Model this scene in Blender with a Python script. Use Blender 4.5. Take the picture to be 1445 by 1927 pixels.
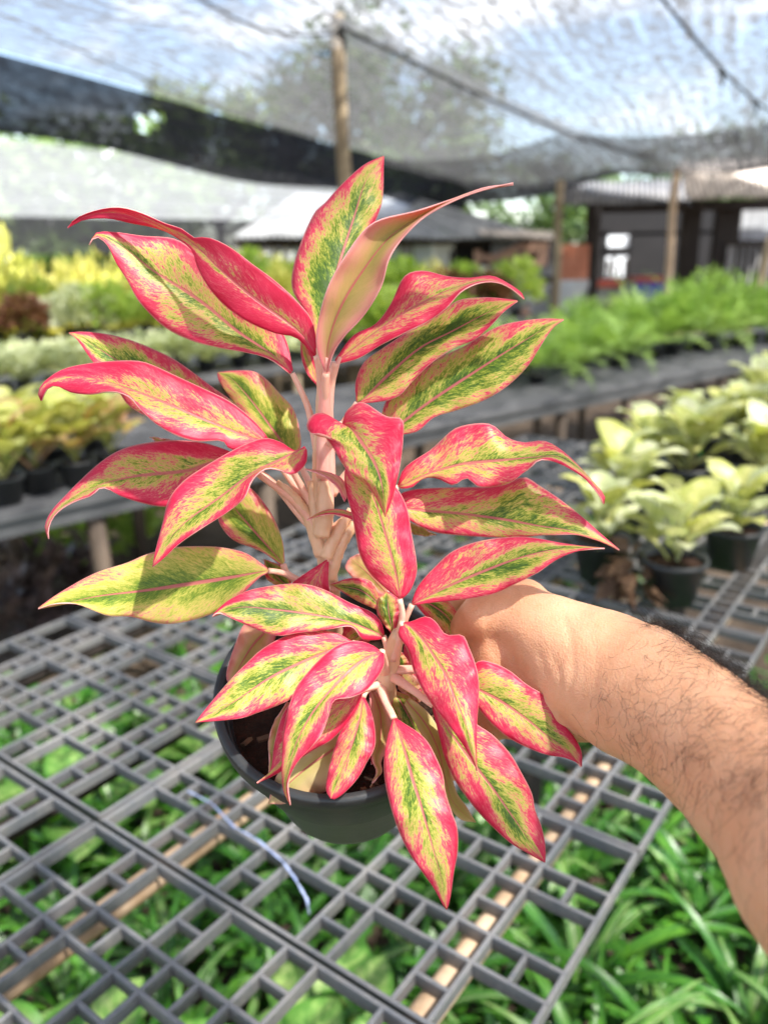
import bpy, bmesh, math, random
from mathutils import Vector, Matrix, noise
R = math.radians
rnd = random.Random(11)
scene = bpy.context.scene
C = scene.collection
for o in list(bpy.data.objects): bpy.data.objects.remove(o)

# ---------------------------------------------------------------- camera
CAM = Vector((0, 0, 1.45)); F = 1500.0; PITCH = R(17.63); ROLL = R(-1.0)
_fw = Vector((0, math.cos(PITCH), -math.sin(PITCH))); _up = Vector((0, math.sin(PITCH), math.cos(PITCH))); _rt = Vector((1, 0, 0))
RT = _rt*math.cos(ROLL) + _up*math.sin(ROLL); UP = -_rt*math.sin(ROLL) + _up*math.cos(ROLL); FW = _fw
cd = bpy.data.cameras.new('camera'); cam = bpy.data.objects.new('camera', cd); C.objects.link(cam)
cam.matrix_world = Matrix(((RT.x, UP.x, -FW.x, CAM.x), (RT.y, UP.y, -FW.y, CAM.y), (RT.z, UP.z, -FW.z, CAM.z), (0, 0, 0, 1)))
cd.sensor_fit = 'HORIZONTAL'; cd.sensor_width = 36; cd.lens = F/1445*36
cd.clip_start = .02; cd.clip_end = 3000
cd.dof.use_dof = True; cd.dof.focus_distance = .425; cd.dof.aperture_fstop = 7.4
scene.camera = cam

# ---------------------------------------------------------------- sky, sun, exposure
SUN_EL = R(56); SUN_AZ = R(126)          # azimuth clockwise from +Y: from the right, a little behind the camera
world = bpy.data.worlds.new('World'); scene.world = world; world.use_nodes = True
wn = world.node_tree; wn.nodes.clear()
def wnode(t, **k):
    n = wn.nodes.new(t)
    for a, v in k.items(): setattr(n, a, v)
    return n
sky = wnode('ShaderNodeTexSky', sky_type='NISHITA', sun_disc=False, sun_elevation=SUN_EL, sun_rotation=SUN_AZ, air_density=1.0, dust_density=1.6, ozone_density=1.2)
tc = wnode('ShaderNodeTexCoord'); mp = wnode('ShaderNodeMapping'); mp.inputs['Scale'].default_value = (1, 1, 2.6)
cn = wnode('ShaderNodeTexNoise'); cn.inputs['Scale'].default_value = 2.6; cn.inputs['Detail'].default_value = 9; cn.inputs['Roughness'].default_value = .58
cr = wnode('ShaderNodeValToRGB'); cr.color_ramp.elements[0].position = .50; cr.color_ramp.elements[1].position = .68
mx = wnode('ShaderNodeMixRGB'); mx.inputs['Color2'].default_value = (7.4, 7.2, 7.0, 1)
bg = wnode('ShaderNodeBackground'); bg.inputs['Strength'].default_value = .098
wo = wnode('ShaderNodeOutputWorld')
L = wn.links.new
L(tc.outputs['Generated'], mp.inputs['Vector']); L(mp.outputs['Vector'], cn.inputs['Vector']); L(cn.outputs['Fac'], cr.inputs['Fac'])
L(cr.outputs['Color'], mx.inputs['Fac']); L(sky.outputs['Color'], mx.inputs['Color1']); L(mx.outputs['Color'], bg.inputs['Color']); L(bg.outputs['Background'], wo.inputs['Surface'])
sl = bpy.data.lights.new('sun', 'SUN'); sl.energy = 4.4; sl.angle = R(1.6); sl.color = (1, .955, .88)
so = bpy.data.objects.new('sun', sl); C.objects.link(so)
SUNV = Vector((math.sin(SUN_AZ)*math.cos(SUN_EL), math.cos(SUN_AZ)*math.cos(SUN_EL), math.sin(SUN_EL)))
so.rotation_euler = (-SUNV).to_track_quat('-Z', 'Y').to_euler(); so.location = SUNV*30
scene.view_settings.view_transform = 'Standard'; scene.view_settings.look = 'None'
scene.view_settings.exposure = 2.42; scene.view_settings.gamma = 1
scene.render.engine = 'CYCLES'; scene.cycles.use_denoising = True
scene.cycles.max_bounces = 9; scene.cycles.transparent_max_bounces = 14; scene.cycles.caustics_reflective = False; scene.cycles.caustics_refractive = False
scene.cycles.sample_clamp_indirect = 8

# ---------------------------------------------------------------- pixel helpers (photo pixels, 1445 x 1927)
def ray(x, y): return (FW + RT*((x-722.5)/F) - UP*((y-963.5)/F))
def W(x, y, d): return CAM + ray(x, y)*d
def on_z(x, y, z):
    r = ray(x, y); return CAM + r*((z-CAM.z)/r.z)
def at_y(x, y, Y):
    r = ray(x, y); return CAM + r*(Y/r.y)
def on_plane(x, y, p, n):
    r = ray(x, y); return CAM + r*((p-CAM).dot(n)/r.dot(n))
def lerp(a, b, t): return a+(b-a)*t
def interp(l, t):
    k = t*(len(l)-1); i = min(int(k), len(l)-2); return lerp(l[i], l[i+1], k-i)
def spline(pts, ts):
    """Catmull-Rom through pts, sampled at arc-length fractions ts"""
    pts = [Vector(p) for p in pts]
    P = [pts[0]*2-pts[1]] + pts + [pts[-1]*2-pts[-2]]
    out = []
    for i in range(1, len(P)-2):
        a, b, c, d = P[i-1:i+3]
        for k in range(10):
            t = k/10
            out.append(.5*((2*b)+(c-a)*t+(2*a-5*b+4*c-d)*t*t+(3*b-a-3*c+d)*t**3))
    out.append(pts[-1])
    acc = [0]
    for p, q in zip(out, out[1:]): acc.append(acc[-1]+(q-p).length)
    res = []; j = 0
    for t in ts:
        s = t*acc[-1]
        while j < len(acc)-2 and acc[j+1] < s: j += 1
        w = (s-acc[j])/max(acc[j+1]-acc[j], 1e-9); res.append(out[j].lerp(out[j+1], min(max(w, 0), 1)))
    return res

# ---------------------------------------------------------------- mesh helpers
class MB:
    def __init__(s): s.v = []; s.f = []; s.uv = []
    def add(s, vs, fs):
        b = len(s.v); s.v += [tuple(v) for v in vs]; s.f += [tuple(i+b for i in f) for f in fs]; return s
    def box(s, c, d, rot=None):
        c = Vector(c); h = Vector(d)/2; vs = []
        for x in (-1, 1):
            for y in (-1, 1):
                for z in (-1, 1):
                    p = Vector((x*h.x, y*h.y, z*h.z))
                    if rot is not None: p = rot @ p
                    vs.append(c+p)
        return s.add(vs, [(0, 1, 3, 2), (4, 6, 7, 5), (0, 4, 5, 1), (2, 3, 7, 6), (0, 2, 6, 4), (1, 5, 7, 3)])
    def tube(s, pts, rad, n=8, cap=True, flat=1.0, upv=None):
        pts = [Vector(p) for p in pts]; m = len(pts); vs = []
        if not hasattr(rad, '__len__'): rad = [rad]*m
        x = None
        for i, p in enumerate(pts):
            t = (pts[min(i+1, m-1)]-pts[max(i-1, 0)]).normalized()
            if x is None:
                a = upv if upv is not None else (Vector((0, 0, 1)) if abs(t.z) < .9 else Vector((1, 0, 0)))
                x = t.cross(a).normalized()
            x = (x-t*x.dot(t)).normalized(); y = t.cross(x)
            for k in range(n):
                a = 2*math.pi*k/n; vs.append(p+x*(math.cos(a)*rad[i])+y*(math.sin(a)*rad[i]*flat))
        fs = [(i*n+k, i*n+(k+1) % n, (i+1)*n+(k+1) % n, (i+1)*n+k) for i in range(m-1) for k in range(n)]
        if cap: fs += [tuple(range(n-1, -1, -1)), tuple((m-1)*n+k for k in range(n))]
        return s.add(vs, fs)
    def grid(s, P, uv=None):
        n = len(P); m = len(P[0]); vs = [p for r in P for p in r]
        b = len(s.v)
        s.add(vs, [(i*m+j, i*m+j+1, (i+1)*m+j+1, (i+1)*m+j) for i in range(n-1) for j in range(m-1)])
        if uv: s.uv += [u for r in uv for u in r]
        return s
    def mesh(s, name, mats, smooth=True):
        me = bpy.data.meshes.new(name); me.from_pydata(s.v, [], s.f)
        for m in (mats if isinstance(mats, (list, tuple)) else [mats]): me.materials.append(m)
        if s.uv and len(s.uv) == len(s.v):
            l = me.uv_layers.new(name='UVMap')
            for lp in me.loops: l.data[lp.index].uv = s.uv[lp.vertex_index]
        if smooth: me.polygons.foreach_set('use_smooth', [True]*len(me.polygons))
        me.update(); return me
    def obj(s, name, mats, parent=None, smooth=True): return link(name, s.mesh(name, mats, smooth), parent)
def link(name, data, parent=None):
    o = bpy.data.objects.new(name, data); C.objects.link(o)
    if parent is not None: o.parent = parent; o.matrix_parent_inverse = parent.matrix_basis.inverted()
    return o
def child(name, data, parent, M=None):       # local placement under parent
    o = bpy.data.objects.new(name, data); C.objects.link(o); o.parent = parent
    if M is not None: o.matrix_local = M
    return o
def tag(o, label, cat, group=None):
    o['label'] = label; o['category'] = cat
    if group: o['group'] = group
    return o
def thing(name, loc, label, cat, group=None, rz=0):
    o = bpy.data.objects.new(name, None); C.objects.link(o); o.location = loc; o.rotation_euler = (0, 0, rz); o.empty_display_size = .05
    return tag(o, label, cat, group)
def structure(o): o['kind'] = 'structure'; return o
def stuff(o): o['kind'] = 'stuff'; return o

# ---------------------------------------------------------------- material helpers
class G:
    def __init__(s, name):
        s.m = bpy.data.materials.new(name); s.m.use_nodes = True; s.t = s.m.node_tree; s.t.nodes.clear(); s.out = s.t.nodes.new('ShaderNodeOutputMaterial')
    def n(s, typ, inp=None, **k):
        n = s.t.nodes.new('ShaderNode'+typ)
        for a, v in k.items(): setattr(n, a, v)
        for a, v in (inp or {}).items(): s.set(n.inputs[a], v)
        return n
    def set(s, sock, v):
        if isinstance(v, bpy.types.NodeSocket): s.t.links.new(v, sock)
        elif isinstance(v, bpy.types.Node): s.t.links.new(v.outputs[0], sock)
        elif isinstance(v, (tuple, list)) and len(v) == 3 and sock.type == 'RGBA': sock.default_value = (*v, 1)
        else: sock.default_value = v
    def math(s, op, a, b=0.0, c=None, clamp=False):
        n = s.n('Math', operation=op, use_clamp=clamp); s.set(n.inputs[0], a); s.set(n.inputs[1], b)
        if c is not None: s.set(n.inputs[2], c)
        return n.outputs[0]
    def mix(s, f, a, b, typ='MIX'):
        n = s.n('MixRGB', blend_type=typ); s.set(n.inputs[0], f); s.set(n.inputs[1], a); s.set(n.inputs[2], b); return n.outputs[0]
    def noise(s, vec=None, scale=5, detail=3, rough=.5, dist=0):
        n = s.n('TexNoise', {'Scale': scale, 'Detail': detail, 'Roughness': rough, 'Distortion': dist})
        if vec is not None: s.set(n.inputs['Vector'], vec)
        return n.outputs[0]
    def ramp(s, f, stops):
        n = s.n('ValToRGB'); s.set(n.inputs[0], f); e = n.color_ramp.elements
        while len(e) < len(stops): e.new(.5)
        for i, (p, c) in enumerate(stops): e[i].position = p; e[i].color = (*c, 1) if not isinstance(c, (int, float)) else (c, c, c, 1)
        return n.outputs[0]
    def bump(s, h, st=.3, dist=.01):
        return s.n('Bump', {'Height': h, 'Strength': st, 'Distance': dist}).outputs[0]
    def pbr(s, col, rough=.5, normal=None, spec=.5, **k):
        n = s.n('BsdfPrincipled', {'Base Color': col, 'Roughness': rough, 'Specular IOR Level': spec})
        if normal is not None: s.set(n.inputs['Normal'], normal)
        for a, v in k.items(): s.set(n.inputs[a.replace('_', ' ')], v)
        return n.outputs[0]
    def done(s, sh): s.t.links.new(sh, s.out.inputs[0]); return s.m

def simple(name, c1, c2, scale=8, rough=.6, bump=.2, bscale=None, bdist=.01, spec=.4, coord='Object', stretch=None, detail=5):
    g = G(name); v = g.n('TexCoord').outputs[coord]
    if stretch: v = g.n('Mapping', {'Vector': v, 'Scale': stretch}).outputs[0]
    f = g.noise(v, scale, detail, .6); col = g.ramp(f, [(.3, c1), (.7, c2)])
    h = g.noise(v, bscale or scale*4, 4, .6)
    return g.done(g.pbr(col, rough, g.bump(h, bump, bdist), spec))

def leafy(name, dark, mid, light, edge=None, rough=.42, trans=.35, vein=None, spec=.4):
    """generic background leaf: uv u across (-1..1), v along (0..1)"""
    g = G(name); uv = g.n('UVMap').outputs[0]; x, y, _ = [g.n('SeparateXYZ', {0: uv}).outputs[i] for i in range(3)]
    oi = g.n('ObjectInfo').outputs['Random']; gi = g.n('NewGeometry').outputs['Random Per Island']
    au = g.math('ABSOLUTE', x)
    sh = g.math('SUBTRACT', y, g.math('MULTIPLY', au, .18))
    vec = g.n('CombineXYZ', {0: g.math('MULTIPLY', sh, 16), 1: g.math('MULTIPLY', x, 2.2), 2: g.math('MULTIPLY', g.math('ADD', oi, gi), 17)}).outputs[0]
    f = g.noise(vec, 1.0, 4, .6)
    f = g.math('ADD', f, g.math('MULTIPLY', g.math('SUBTRACT', g.math('ADD', oi, gi), 1.0), .16))
    col = g.ramp(f, [(.3, dark), (.5, mid), (.68, light)])
    if edge: col = g.mix(g.ramp(au, [(.55, 0), (.95, 1)]), col, edge)
    if vein: col = g.mix(g.ramp(au, [(.02, 1), (.09, 0)]), col, vein)
    b = g.bump(f, .25, .004)
    sh1 = g.pbr(col, rough, b, spec)
    tr = g.n('BsdfTranslucent', {'Color': g.mix(1.0, col, (1.0, 1.0, .55), 'MULTIPLY')}).outputs[0]
    return g.done(g.n('MixShader', {0: trans, 1: sh1, 2: tr}).outputs[0])

M = {}
# -- main plant
def main_leaf(name, under=False, cream=False):
    g = G(name)
    uv = g.n('UVMap').outputs[0]; sp = g.n('SeparateXYZ', {0: uv}); x, y = sp.outputs[0], sp.outputs[1]
    at = g.n('Attribute', attribute_name='lf'); sa = g.n('SeparateColor', {0: at.outputs['Color']}); bias, seed, ln = sa.outputs[0], sa.outputs[1], sa.outputs[2]; gain = at.outputs['Alpha']
    au = g.math('ABSOLUTE', x)
    um = g.math('MULTIPLY', au, .022); vm = g.math('MULTIPLY', y, ln)
    side = g.math('MULTIPLY', g.math('GREATER_THAN', x, 0.0), 7.3)
    z = g.math('ADD', g.math('MULTIPLY', seed, 31.7), side)
    c1 = g.math('SUBTRACT', vm, g.math('MULTIPLY', um, 1.25))
    fine = g.n('CombineXYZ', {0: g.math('MULTIPLY', c1, 820), 1: g.math('MULTIPLY', um, 620), 2: z}).outputs[0]
    streak = g.n('CombineXYZ', {0: g.math('MULTIPLY', c1, 250), 1: g.math('MULTIPLY', um, 210), 2: z}).outputs[0]
    big = g.n('CombineXYZ', {0: g.math('MULTIPLY', c1, 34), 1: g.math('MULTIPLY', um, 52), 2: z}).outputs[0]
    cl = lambda v, k: g.math('MINIMUM', g.math('MAXIMUM', g.math('MULTIPLY', g.math('SUBTRACT', v, .5), k), -.5), .5)
    nf = cl(g.noise(fine, 1, 4, .75), 4.0); ns = cl(g.noise(streak, 1, 5, .72, .6), 2.2); nb = g.math('SUBTRACT', g.noise(big, 1, 2, .5), .5)
    e = g.math('POWER', au, 1.25)
    ends = g.math('POWER', g.math('ABSOLUTE', g.math('SUBTRACT', g.math('MULTIPLY', y, 2), 1.0)), 5.0)
    q = g.math('ADD', g.math('MULTIPLY', e, .56), g.math('MULTIPLY', ends, .36)); q = g.math('ADD', q,   .235 if not under else .10)
    q = g.math('ADD', q, g.math('MULTIPLY', nb, 1.15 if not under else .35))
    q = g.math('ADD', q, g.math('MULTIPLY', ns, .42 if not under else .10)); q = g.math('ADD', q, g.math('MULTIPLY', nf, .30 if not under else .05))
    q = g.math('ADD', q, bias)
    q = g.math('ADD', .30, g.math('MULTIPLY', g.math('SUBTRACT', q, .30), gain))
    if under:
        if cream: st = [(.0, (.60, .52, .14)), (.35, (.72, .62, .30)), (.6, (.76, .56, .30)), (.8, (.76, .38, .28)), (1, (.66, .2, .18))]
        else: st = [(.0, (.46, .38, .09)), (.26, (.66, .46, .18)), (.46, (.80, .47, .32)), (.72, (.82, .32, .32)), (1, (.76, .14, .22))]
    else:
        st = [(.0, (.06, .13, .02)), (.13, (.12, .22, .025)), (.23, (.24, .34, .035)), (.33, (.50, .52, .09)), (.43, (.72, .62, .16)), (.51, (.76, .35, .22)), (.59, (.76, .115, .17)), (.8, (.74, .04, .11)), (1, (.68, .02, .08))]
    col = g.ramp(q, st)
    # pink midrib
    mw = g.math('MULTIPLY', g.math('SUBTRACT', 1.12, y), .085)
    rib = g.ramp(g.math('DIVIDE', au, mw), [(.55, 1), (1.0, 0)])
    col = g.mix(g.math('MULTIPLY', rib, .85), col, (.68, .17, .19) if not under else (.66, .16, .17))
    col = g.mix(g.math('MULTIPLY', g.ramp(au, [(.955, 0), (.99, 1)]), .75), col, (.82, .40, .38))
    vein = g.noise(g.n('CombineXYZ', {0: g.math('MULTIPLY', c1, 260), 1: g.math('MULTIPLY', um, 40), 2: z}).outputs[0], 1, 2, .5)
    h = g.math('ADD', g.math('MULTIPLY', vein, .5), g.math('MULTIPLY', g.noise(fine, 1.6, 3, .6), .25)); h = g.math('ADD', h, g.math('MULTIPLY', rib, 1.4 if under else -1.0))
    nrm = g.bump(h, .5, .0006)
    sh = g.pbr(col, .40 if not under else .55, nrm, .38, Sheen_Weight=.06)
    tr = g.n('BsdfTranslucent', {'Color': g.mix(.5, col, (1, .8, .5), 'MULTIPLY'), 'Normal': nrm}).outputs[0]
    return g.done(g.n('MixShader', {0: .44 if not under else .50, 1: sh, 2: tr}).outputs[0])
M['leaf_top'] = main_leaf('leaf_upper_face'); M['leaf_under'] = main_leaf('leaf_lower_face', True); M['leaf_cream'] = main_leaf('leaf_cream_face', True, True)
g = G('leaf_margin'); M['leaf_rim'] = g.done(g.pbr((.80, .36, .33), .5))
def fleshy(name, c1, c2):
    g = G(name); o = g.n('TexCoord').outputs['Object']; f = g.noise(g.n('Mapping', {'Vector': o, 'Scale': (1, 1, .35)}).outputs[0], 90, 4, .6)
    col = g.ramp(f, [(.3, c1), (.7, c2)]); return g.done(g.pbr(col, .42, g.bump(g.noise(o, 420, 3), .25, .0008), .4, Subsurface_Weight=.25, Subsurface_Radius=(.006, .002, .0012), Subsurface_Scale=.5))
M['petiole'] = fleshy('petiole_flesh', (.72, .36, .26), (.84, .52, .40))
M['stem'] = fleshy('stem_flesh', (.60, .36, .20), (.82, .54, .36))
M['sheath'] = fleshy('sheath_flesh', (.78, .30, .25), (.84, .46, .37))
M['pot'] = simple('black_pot_plastic', (.020, .022, .024), (.034, .036, .038), 30, .42, .12, 90, .002, .45)
M['soil'] = simple('potting_soil', (.012, .007, .005), (.055, .026, .016), 90, .9, 1.0, 160, .006, .2)
M['chip'] = simple('bark_chip', (.05, .025, .014), (.22, .12, .06), 60, .8, .6, 140, .002)
# -- skin
g = G('skin'); o_ = g.n('TexCoord').outputs['Object']
f1 = g.noise(o_, 22, 4, .55); f2 = g.noise(o_, 160, 3, .6)
col = g.ramp(g.math('ADD', g.math('MULTIPLY', f1, .75), g.math('MULTIPLY', f2, .25)), [(.3, (.62, .29, .145)), (.5, (.73, .38, .215)), (.72, (.80, .46, .28))])
vo = g.n('TexVoronoi', {'Vector': o_, 'Scale': 900}).outputs[0]
wv = g.noise(g.n('Mapping', {'Vector': o_, 'Scale': (1, 1, 1)}).outputs[0], 60, 6, .65)
h = g.math('ADD', g.math('MULTIPLY', vo, .35), wv)
M['skin'] = g.done(g.pbr(col, .48, g.bump(h, .45, .0014), .42, Subsurface_Weight=.30, Subsurface_Radius=(.010, .0035, .0018), Subsurface_Scale=.6))
g = G('body_hair'); M['hair'] = g.done(g.pbr((.018, .011, .008), .45, None, .4))
# -- built things
g = G('grating_plastic'); o_ = g.n('NewGeometry').outputs['Position']
f1 = g.noise(o_, 14, 5, .65); f2 = g.noise(o_, 130, 4, .6)
col = g.mix(g.ramp(g.math('ADD', g.math('MULTIPLY', f1, .7), g.math('MULTIPLY', f2, .4)), [(.42, 0), (.70, .8)]), (.125, .131, .142), (.235, .22, .205))
M['grating'] = g.done(g.pbr(col, .46, g.bump(f2, .25, .002), .45))
M['mesh_top'] = simple('black_shelf_mesh', (.07, .072, .076), (.125, .125, .13), 6, .55, .6, 220, .004)
def wood(name, a, b, s=(1, 1, .12)): return simple(name, a, b, 24, .75, .5, 70, .004, .25, stretch=s)
M['wood_pale'] = wood('pale_wood', (.46, .31, .19), (.66, .50, .35))
M['wood_post'] = wood('weathered_post', (.17, .125, .08), (.36, .29, .19))
M['wood_dark'] = wood('dark_timber', (.015, .012, .011), (.05, .04, .034))
M['wood_pink'] = wood('reddish_board', (.42, .24, .17), (.60, .40, .31))
M['wood_grey'] = wood('grey_board', (.20, .21, .23), (.38, .40, .43))
M['white_board'] = simple('white_panel', (.55, .58, .60), (.74, .77, .78), 3, .6, .1)
M['blue_board'] = simple('pale_blue_panel', (.36, .44, .48), (.52, .60, .64), 3, .6, .1)
M['brick_paint'] = simple('terracotta_panel', (.52, .18, .10), (.64, .27, .17), 6, .8, .3)
M['blue_plastic'] = simple('blue_plastic', (.025, .04, .32), (.04, .06, .42), 6, .4, .1)
M['red_plastic'] = simple('red_plastic', (.34, .05, .03), (.45, .09, .05), 6, .5, .1)
M['grey_plastic'] = simple('grey_plastic', (.16, .16, .165), (.26, .26, .265), 6, .5, .1)
M['zinc'] = simple('zinc_sheet', (.20, .21, .22), (.36, .37, .38), 2.2, .5, .15, 20, .01, .5)
M['zinc_dark'] = simple('old_zinc_sheet', (.07, .07, .075), (.16, .155, .15), 2.2, .6, .15, 20, .01, .4)
M['tile'] = simple('pale_roof_sheet', (.46, .40, .35), (.66, .59, .53), 2.5, .7, .2, 20, .01)
M['dark_wall'] = simple('painted_shade_wall', (.003, .003, .004), (.010, .009, .010), 2, .9, .2)  # near-black colour stands in for the shade inside the open shed
M['string'] = simple('blue_strap_film', (.16, .22, .42), (.46, .52, .70), 120, .3, .3, 200, .002)
M['wire'] = simple('dark_cord', (.02, .02, .02), (.05, .05, .05), 20, .7, .2)
M['concrete'] = simple('pale_post', (.30, .27, .22), (.46, .42, .36), 9, .85, .4, 60, .005)
g = G('earth'); o_ = g.n('NewGeometry').outputs['Position']
f = g.noise(o_, 1.3, 8, .65); f2 = g.noise(o_, 30, 6, .7)
M['ground'] = g.done(g.pbr(g.ramp(g.math('ADD', g.math('MULTIPLY', f, .6), g.math('MULTIPLY', f2, .4)), [(.35, (.045, .032, .022)), (.6, (.15, .11, .08)), (.75, (.30, .24, .18))]), .95, g.bump(f2, .9, .03), .2))
# -- shade net: coverage by threads, the rest open
def net(name, cover, thread, trans_col, stripe=.22, lace=.22):
    g = G(name); uv = g.n('UVMap').outputs[0]
    st = g.noise(g.n('Mapping', {'Vector': uv, 'Scale': (.35, 9, 1)}).outputs[0], 1, 5, .7)
    st2 = g.noise(g.n('Mapping', {'Vector': uv, 'Scale': (.25, 2.2, 1)}).outputs[0], 1, 3, .6)
    w1 = g.noise(g.n('Mapping', {'Vector': uv, 'Scale': (5, 12, 1)}).outputs[0], 1, 4, .8)
    w2 = g.n('TexWave', {'Vector': uv, 'Scale': 2.6, 'Distortion': 3.5, 'Detail': 3, 'Detail Scale': 4}, bands_direction='Y').outputs[1]
    c = g.math('ADD', cover, g.math('MULTIPLY', g.math('SUBTRACT', st, .5), stripe*1.6)); c = g.math('ADD', c, g.math('MULTIPLY', g.math('SUBTRACT', st2, .5), stripe*1.2))
    c = g.math('ADD', c, g.math('MULTIPLY', g.math('SUBTRACT', w1, .5), lace*2.6)); c = g.math('ADD', c, g.math('MULTIPLY', g.math('SUBTRACT', w2, .5), lace*.20))
    c = g.math('MINIMUM', g.math('MAXIMUM', c, .08), .985)
    d = g.n('BsdfDiffuse', {'Color': thread}).outputs[0]; t = g.n('BsdfTranslucent', {'Color': trans_col}).outputs[0]
    th = g.n('MixShader', {0: .6, 1: d, 2: t}).outputs[0]
    return g.done(g.n('MixShader', {0: c, 1: g.n('BsdfTransparent').outputs[0], 2: th}).outputs[0])
M['net'] = net('shade_net_knit', .72, (.055, .053, .053), (.082, .082, .084), .42, .80)
M['net_dark'] = net('shade_net_doubled', .955, (.016, .016, .018), (.022, .022, .026), .10, .10)
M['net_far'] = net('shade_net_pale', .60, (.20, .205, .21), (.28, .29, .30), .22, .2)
M['net_band'] = net('shade_net_far_band', .84, (.10, .10, .11), (.10, .10, .11), .2, .1)
# -- background foliage
M['strap'] = leafy('strap_leaf', (.012, .065, .010), (.035, .15, .015), (.12, .30, .03), None, .30, .22, (.10, .26, .04), .5)
M['strap_var'] = leafy('striped_strap_leaf', (.03, .13, .02), (.09, .24, .04), (.24, .38, .10), None, .30, .25, (.56, .60, .36), .5)
M['caladium'] = leafy('mottled_leaf', (.06, .20, .03), (.20, .38, .08), (.42, .56, .18), (.08, .24, .03), .4, .25)
M['aglao'] = leafy('pale_variegated_leaf', (.32, .41, .14), (.64, .67, .38), (.82, .81, .62), (.58, .64, .36), .38, .38)
M['aglao_y'] = leafy('yellow_variegated_leaf', (.30, .36, .07), (.58, .58, .20), (.74, .70, .34), (.42, .46, .11), .38, .38)
M['aglao_p'] = leafy('pinkish_leaf', (.30, .30, .06), (.58, .42, .16), (.66, .40, .26), (.5, .25, .14), .4, .38)
M['silver'] = leafy('silver_leaf', (.28, .34, .14), (.54, .58, .34), (.70, .72, .50), None, .5, .35)
M['coleus'] = leafy('maroon_leaf', (.07, .03, .02), (.17, .06, .04), (.28, .14, .07), (.14, .22, .05), .5, .35)
M['greenbush'] = leafy('bright_green_leaf', (.12, .24, .03), (.34, .48, .08), (.58, .66, .20), None, .45, .4)
M['yellowbush'] = leafy('golden_leaf', (.34, .40, .07), (.62, .60, .15), (.82, .74, .30), None, .45, .42)
M['fern'] = leafy('fern_leaf', (.16, .30, .05), (.32, .50, .11), (.50, .64, .24), None, .5, .42)
M['tree'] = leafy('tree_leaf', (.022, .05, .012), (.05, .10, .025), (.11, .17, .05), None, .5, .3)
M['tree_pale'] = leafy('pale_tree_leaf', (.05, .10, .02), (.12, .20, .05), (.22, .30, .09), None, .5, .35)
M['dry'] = leafy('withered_leaf', (.07, .035, .02), (.16, .09, .05), (.30, .19, .11), None, .7, .2)
M['bark'] = wood('tree_bark', (.06, .045, .035), (.16, .12, .09))

# ================================================================= ground
gm = MB(); n_ = 40
def gx(i): t = (i/n_-.5)*2; return math.copysign(abs(t)**3*900, t)
gm.grid([[Vector((gx(i), gx(j)+2, 0)) for i in range(n_+1)] for j in range(n_+1)])
structure(gm.obj('ground', M['ground']))

# ================================================================= grating bench (foreground)
TZ = .75; U = .042448; YAW = .63583
AD = Vector((math.cos(YAW), -math.sin(YAW), 0)); BD = Vector((math.sin(YAW), math.cos(YAW), 0)); O = Vector((-.37792, .88346, TZ))
def tab(a, b, z=0): return O + AD*(a*U) + BD*(b*U) + Vector((0, 0, z))
ROTT = Matrix((AD, BD, Vector((0, 0, 1)))).transposed().to_4x4()
BW, BH = .0052, .018
_barcache = {}
def bar_mesh(l, along, dz):
    k = (round(l, 4), along, dz)
    if k not in _barcache:
        m = MB(); bv = .0011; h2 = BW/2; z1 = -dz; z0 = -BH
        prof = [(-h2*.8, z0), (h2*.8, z0), (h2, z1-bv), (h2-bv, z1), (-h2+bv, z1), (-h2, z1-bv)]
        vs = [((x, y, z) if along == 'A' else (y, x, z)) for x in (-l/2, l/2) for (y, z) in prof]
        fs = [(i, (i+1) % 6, 6+(i+1) % 6, 6+i) for i in range(6)] + [tuple(range(5, -1, -1)), tuple(range(6, 12))]
        if along == 'A': fs = [tuple(reversed(f)) for f in fs]
        m.add(vs, fs); _barcache[k] = m.mesh('bar', M['grating'], False)
    return _barcache[k]
def units(n):
    p = [0]; s = 2
    while p[-1] < n: p.append(p[-1]+s); s = 3-s
    return p
def panel(a0, b0, label, detailed=True, group=None):
    jit = Matrix.Rotation(R(rnd.uniform(-.25, .25)), 4, 'Z')
    e = bpy.data.objects.new('grating_panel', None); C.objects.link(e); tag(e, label, 'grating', group)
    e.matrix_world = Matrix.Translation(tab(a0, b0, rnd.uniform(-.0012, .0012))) @ ROTT @ jit
    pa, pb = units(14), units(8); bars = []
    for b in pb: bars.append(('A', 7*U, b*U, 14*U+BW, 0))
    for a in pa: bars.append(('B', a*U, 4*U, 8*U-BW*.6, .0006))
    for i in range(len(pa)-1):
        for j in range(len(pb)-1):
            wa, wb = pa[i+1]-pa[i], pb[j+1]-pb[j]
            if wa == 2 and wb == 1: bars.append(('B', (pa[i]+1)*U, (pb[j]+.5)*U, U-BW*.6, .0012))
            if wa == 1 and wb == 2: bars.append(('A', (pa[i]+.5)*U, (pb[j]+1)*U, U-BW*.6, .0012))
    if detailed:
        for al, x, y, l, dz in bars: child('bar', bar_mesh(l, al, dz), e, Matrix.Translation((x, y, 0)))
    else:
        m = MB()
        for al, x, y, l, dz in bars:
            d = (l, BW, BH-dz) if al == 'A' else (BW, l, BH-dz); m.box((x, y, -BH/2-dz/2), d)
        o = child('bars', m.mesh('bars', M['grating'], False), e); stuff(o); o.name = 'bar_lattice'
    return e
PA, PB = 14.29, 8.29
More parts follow.
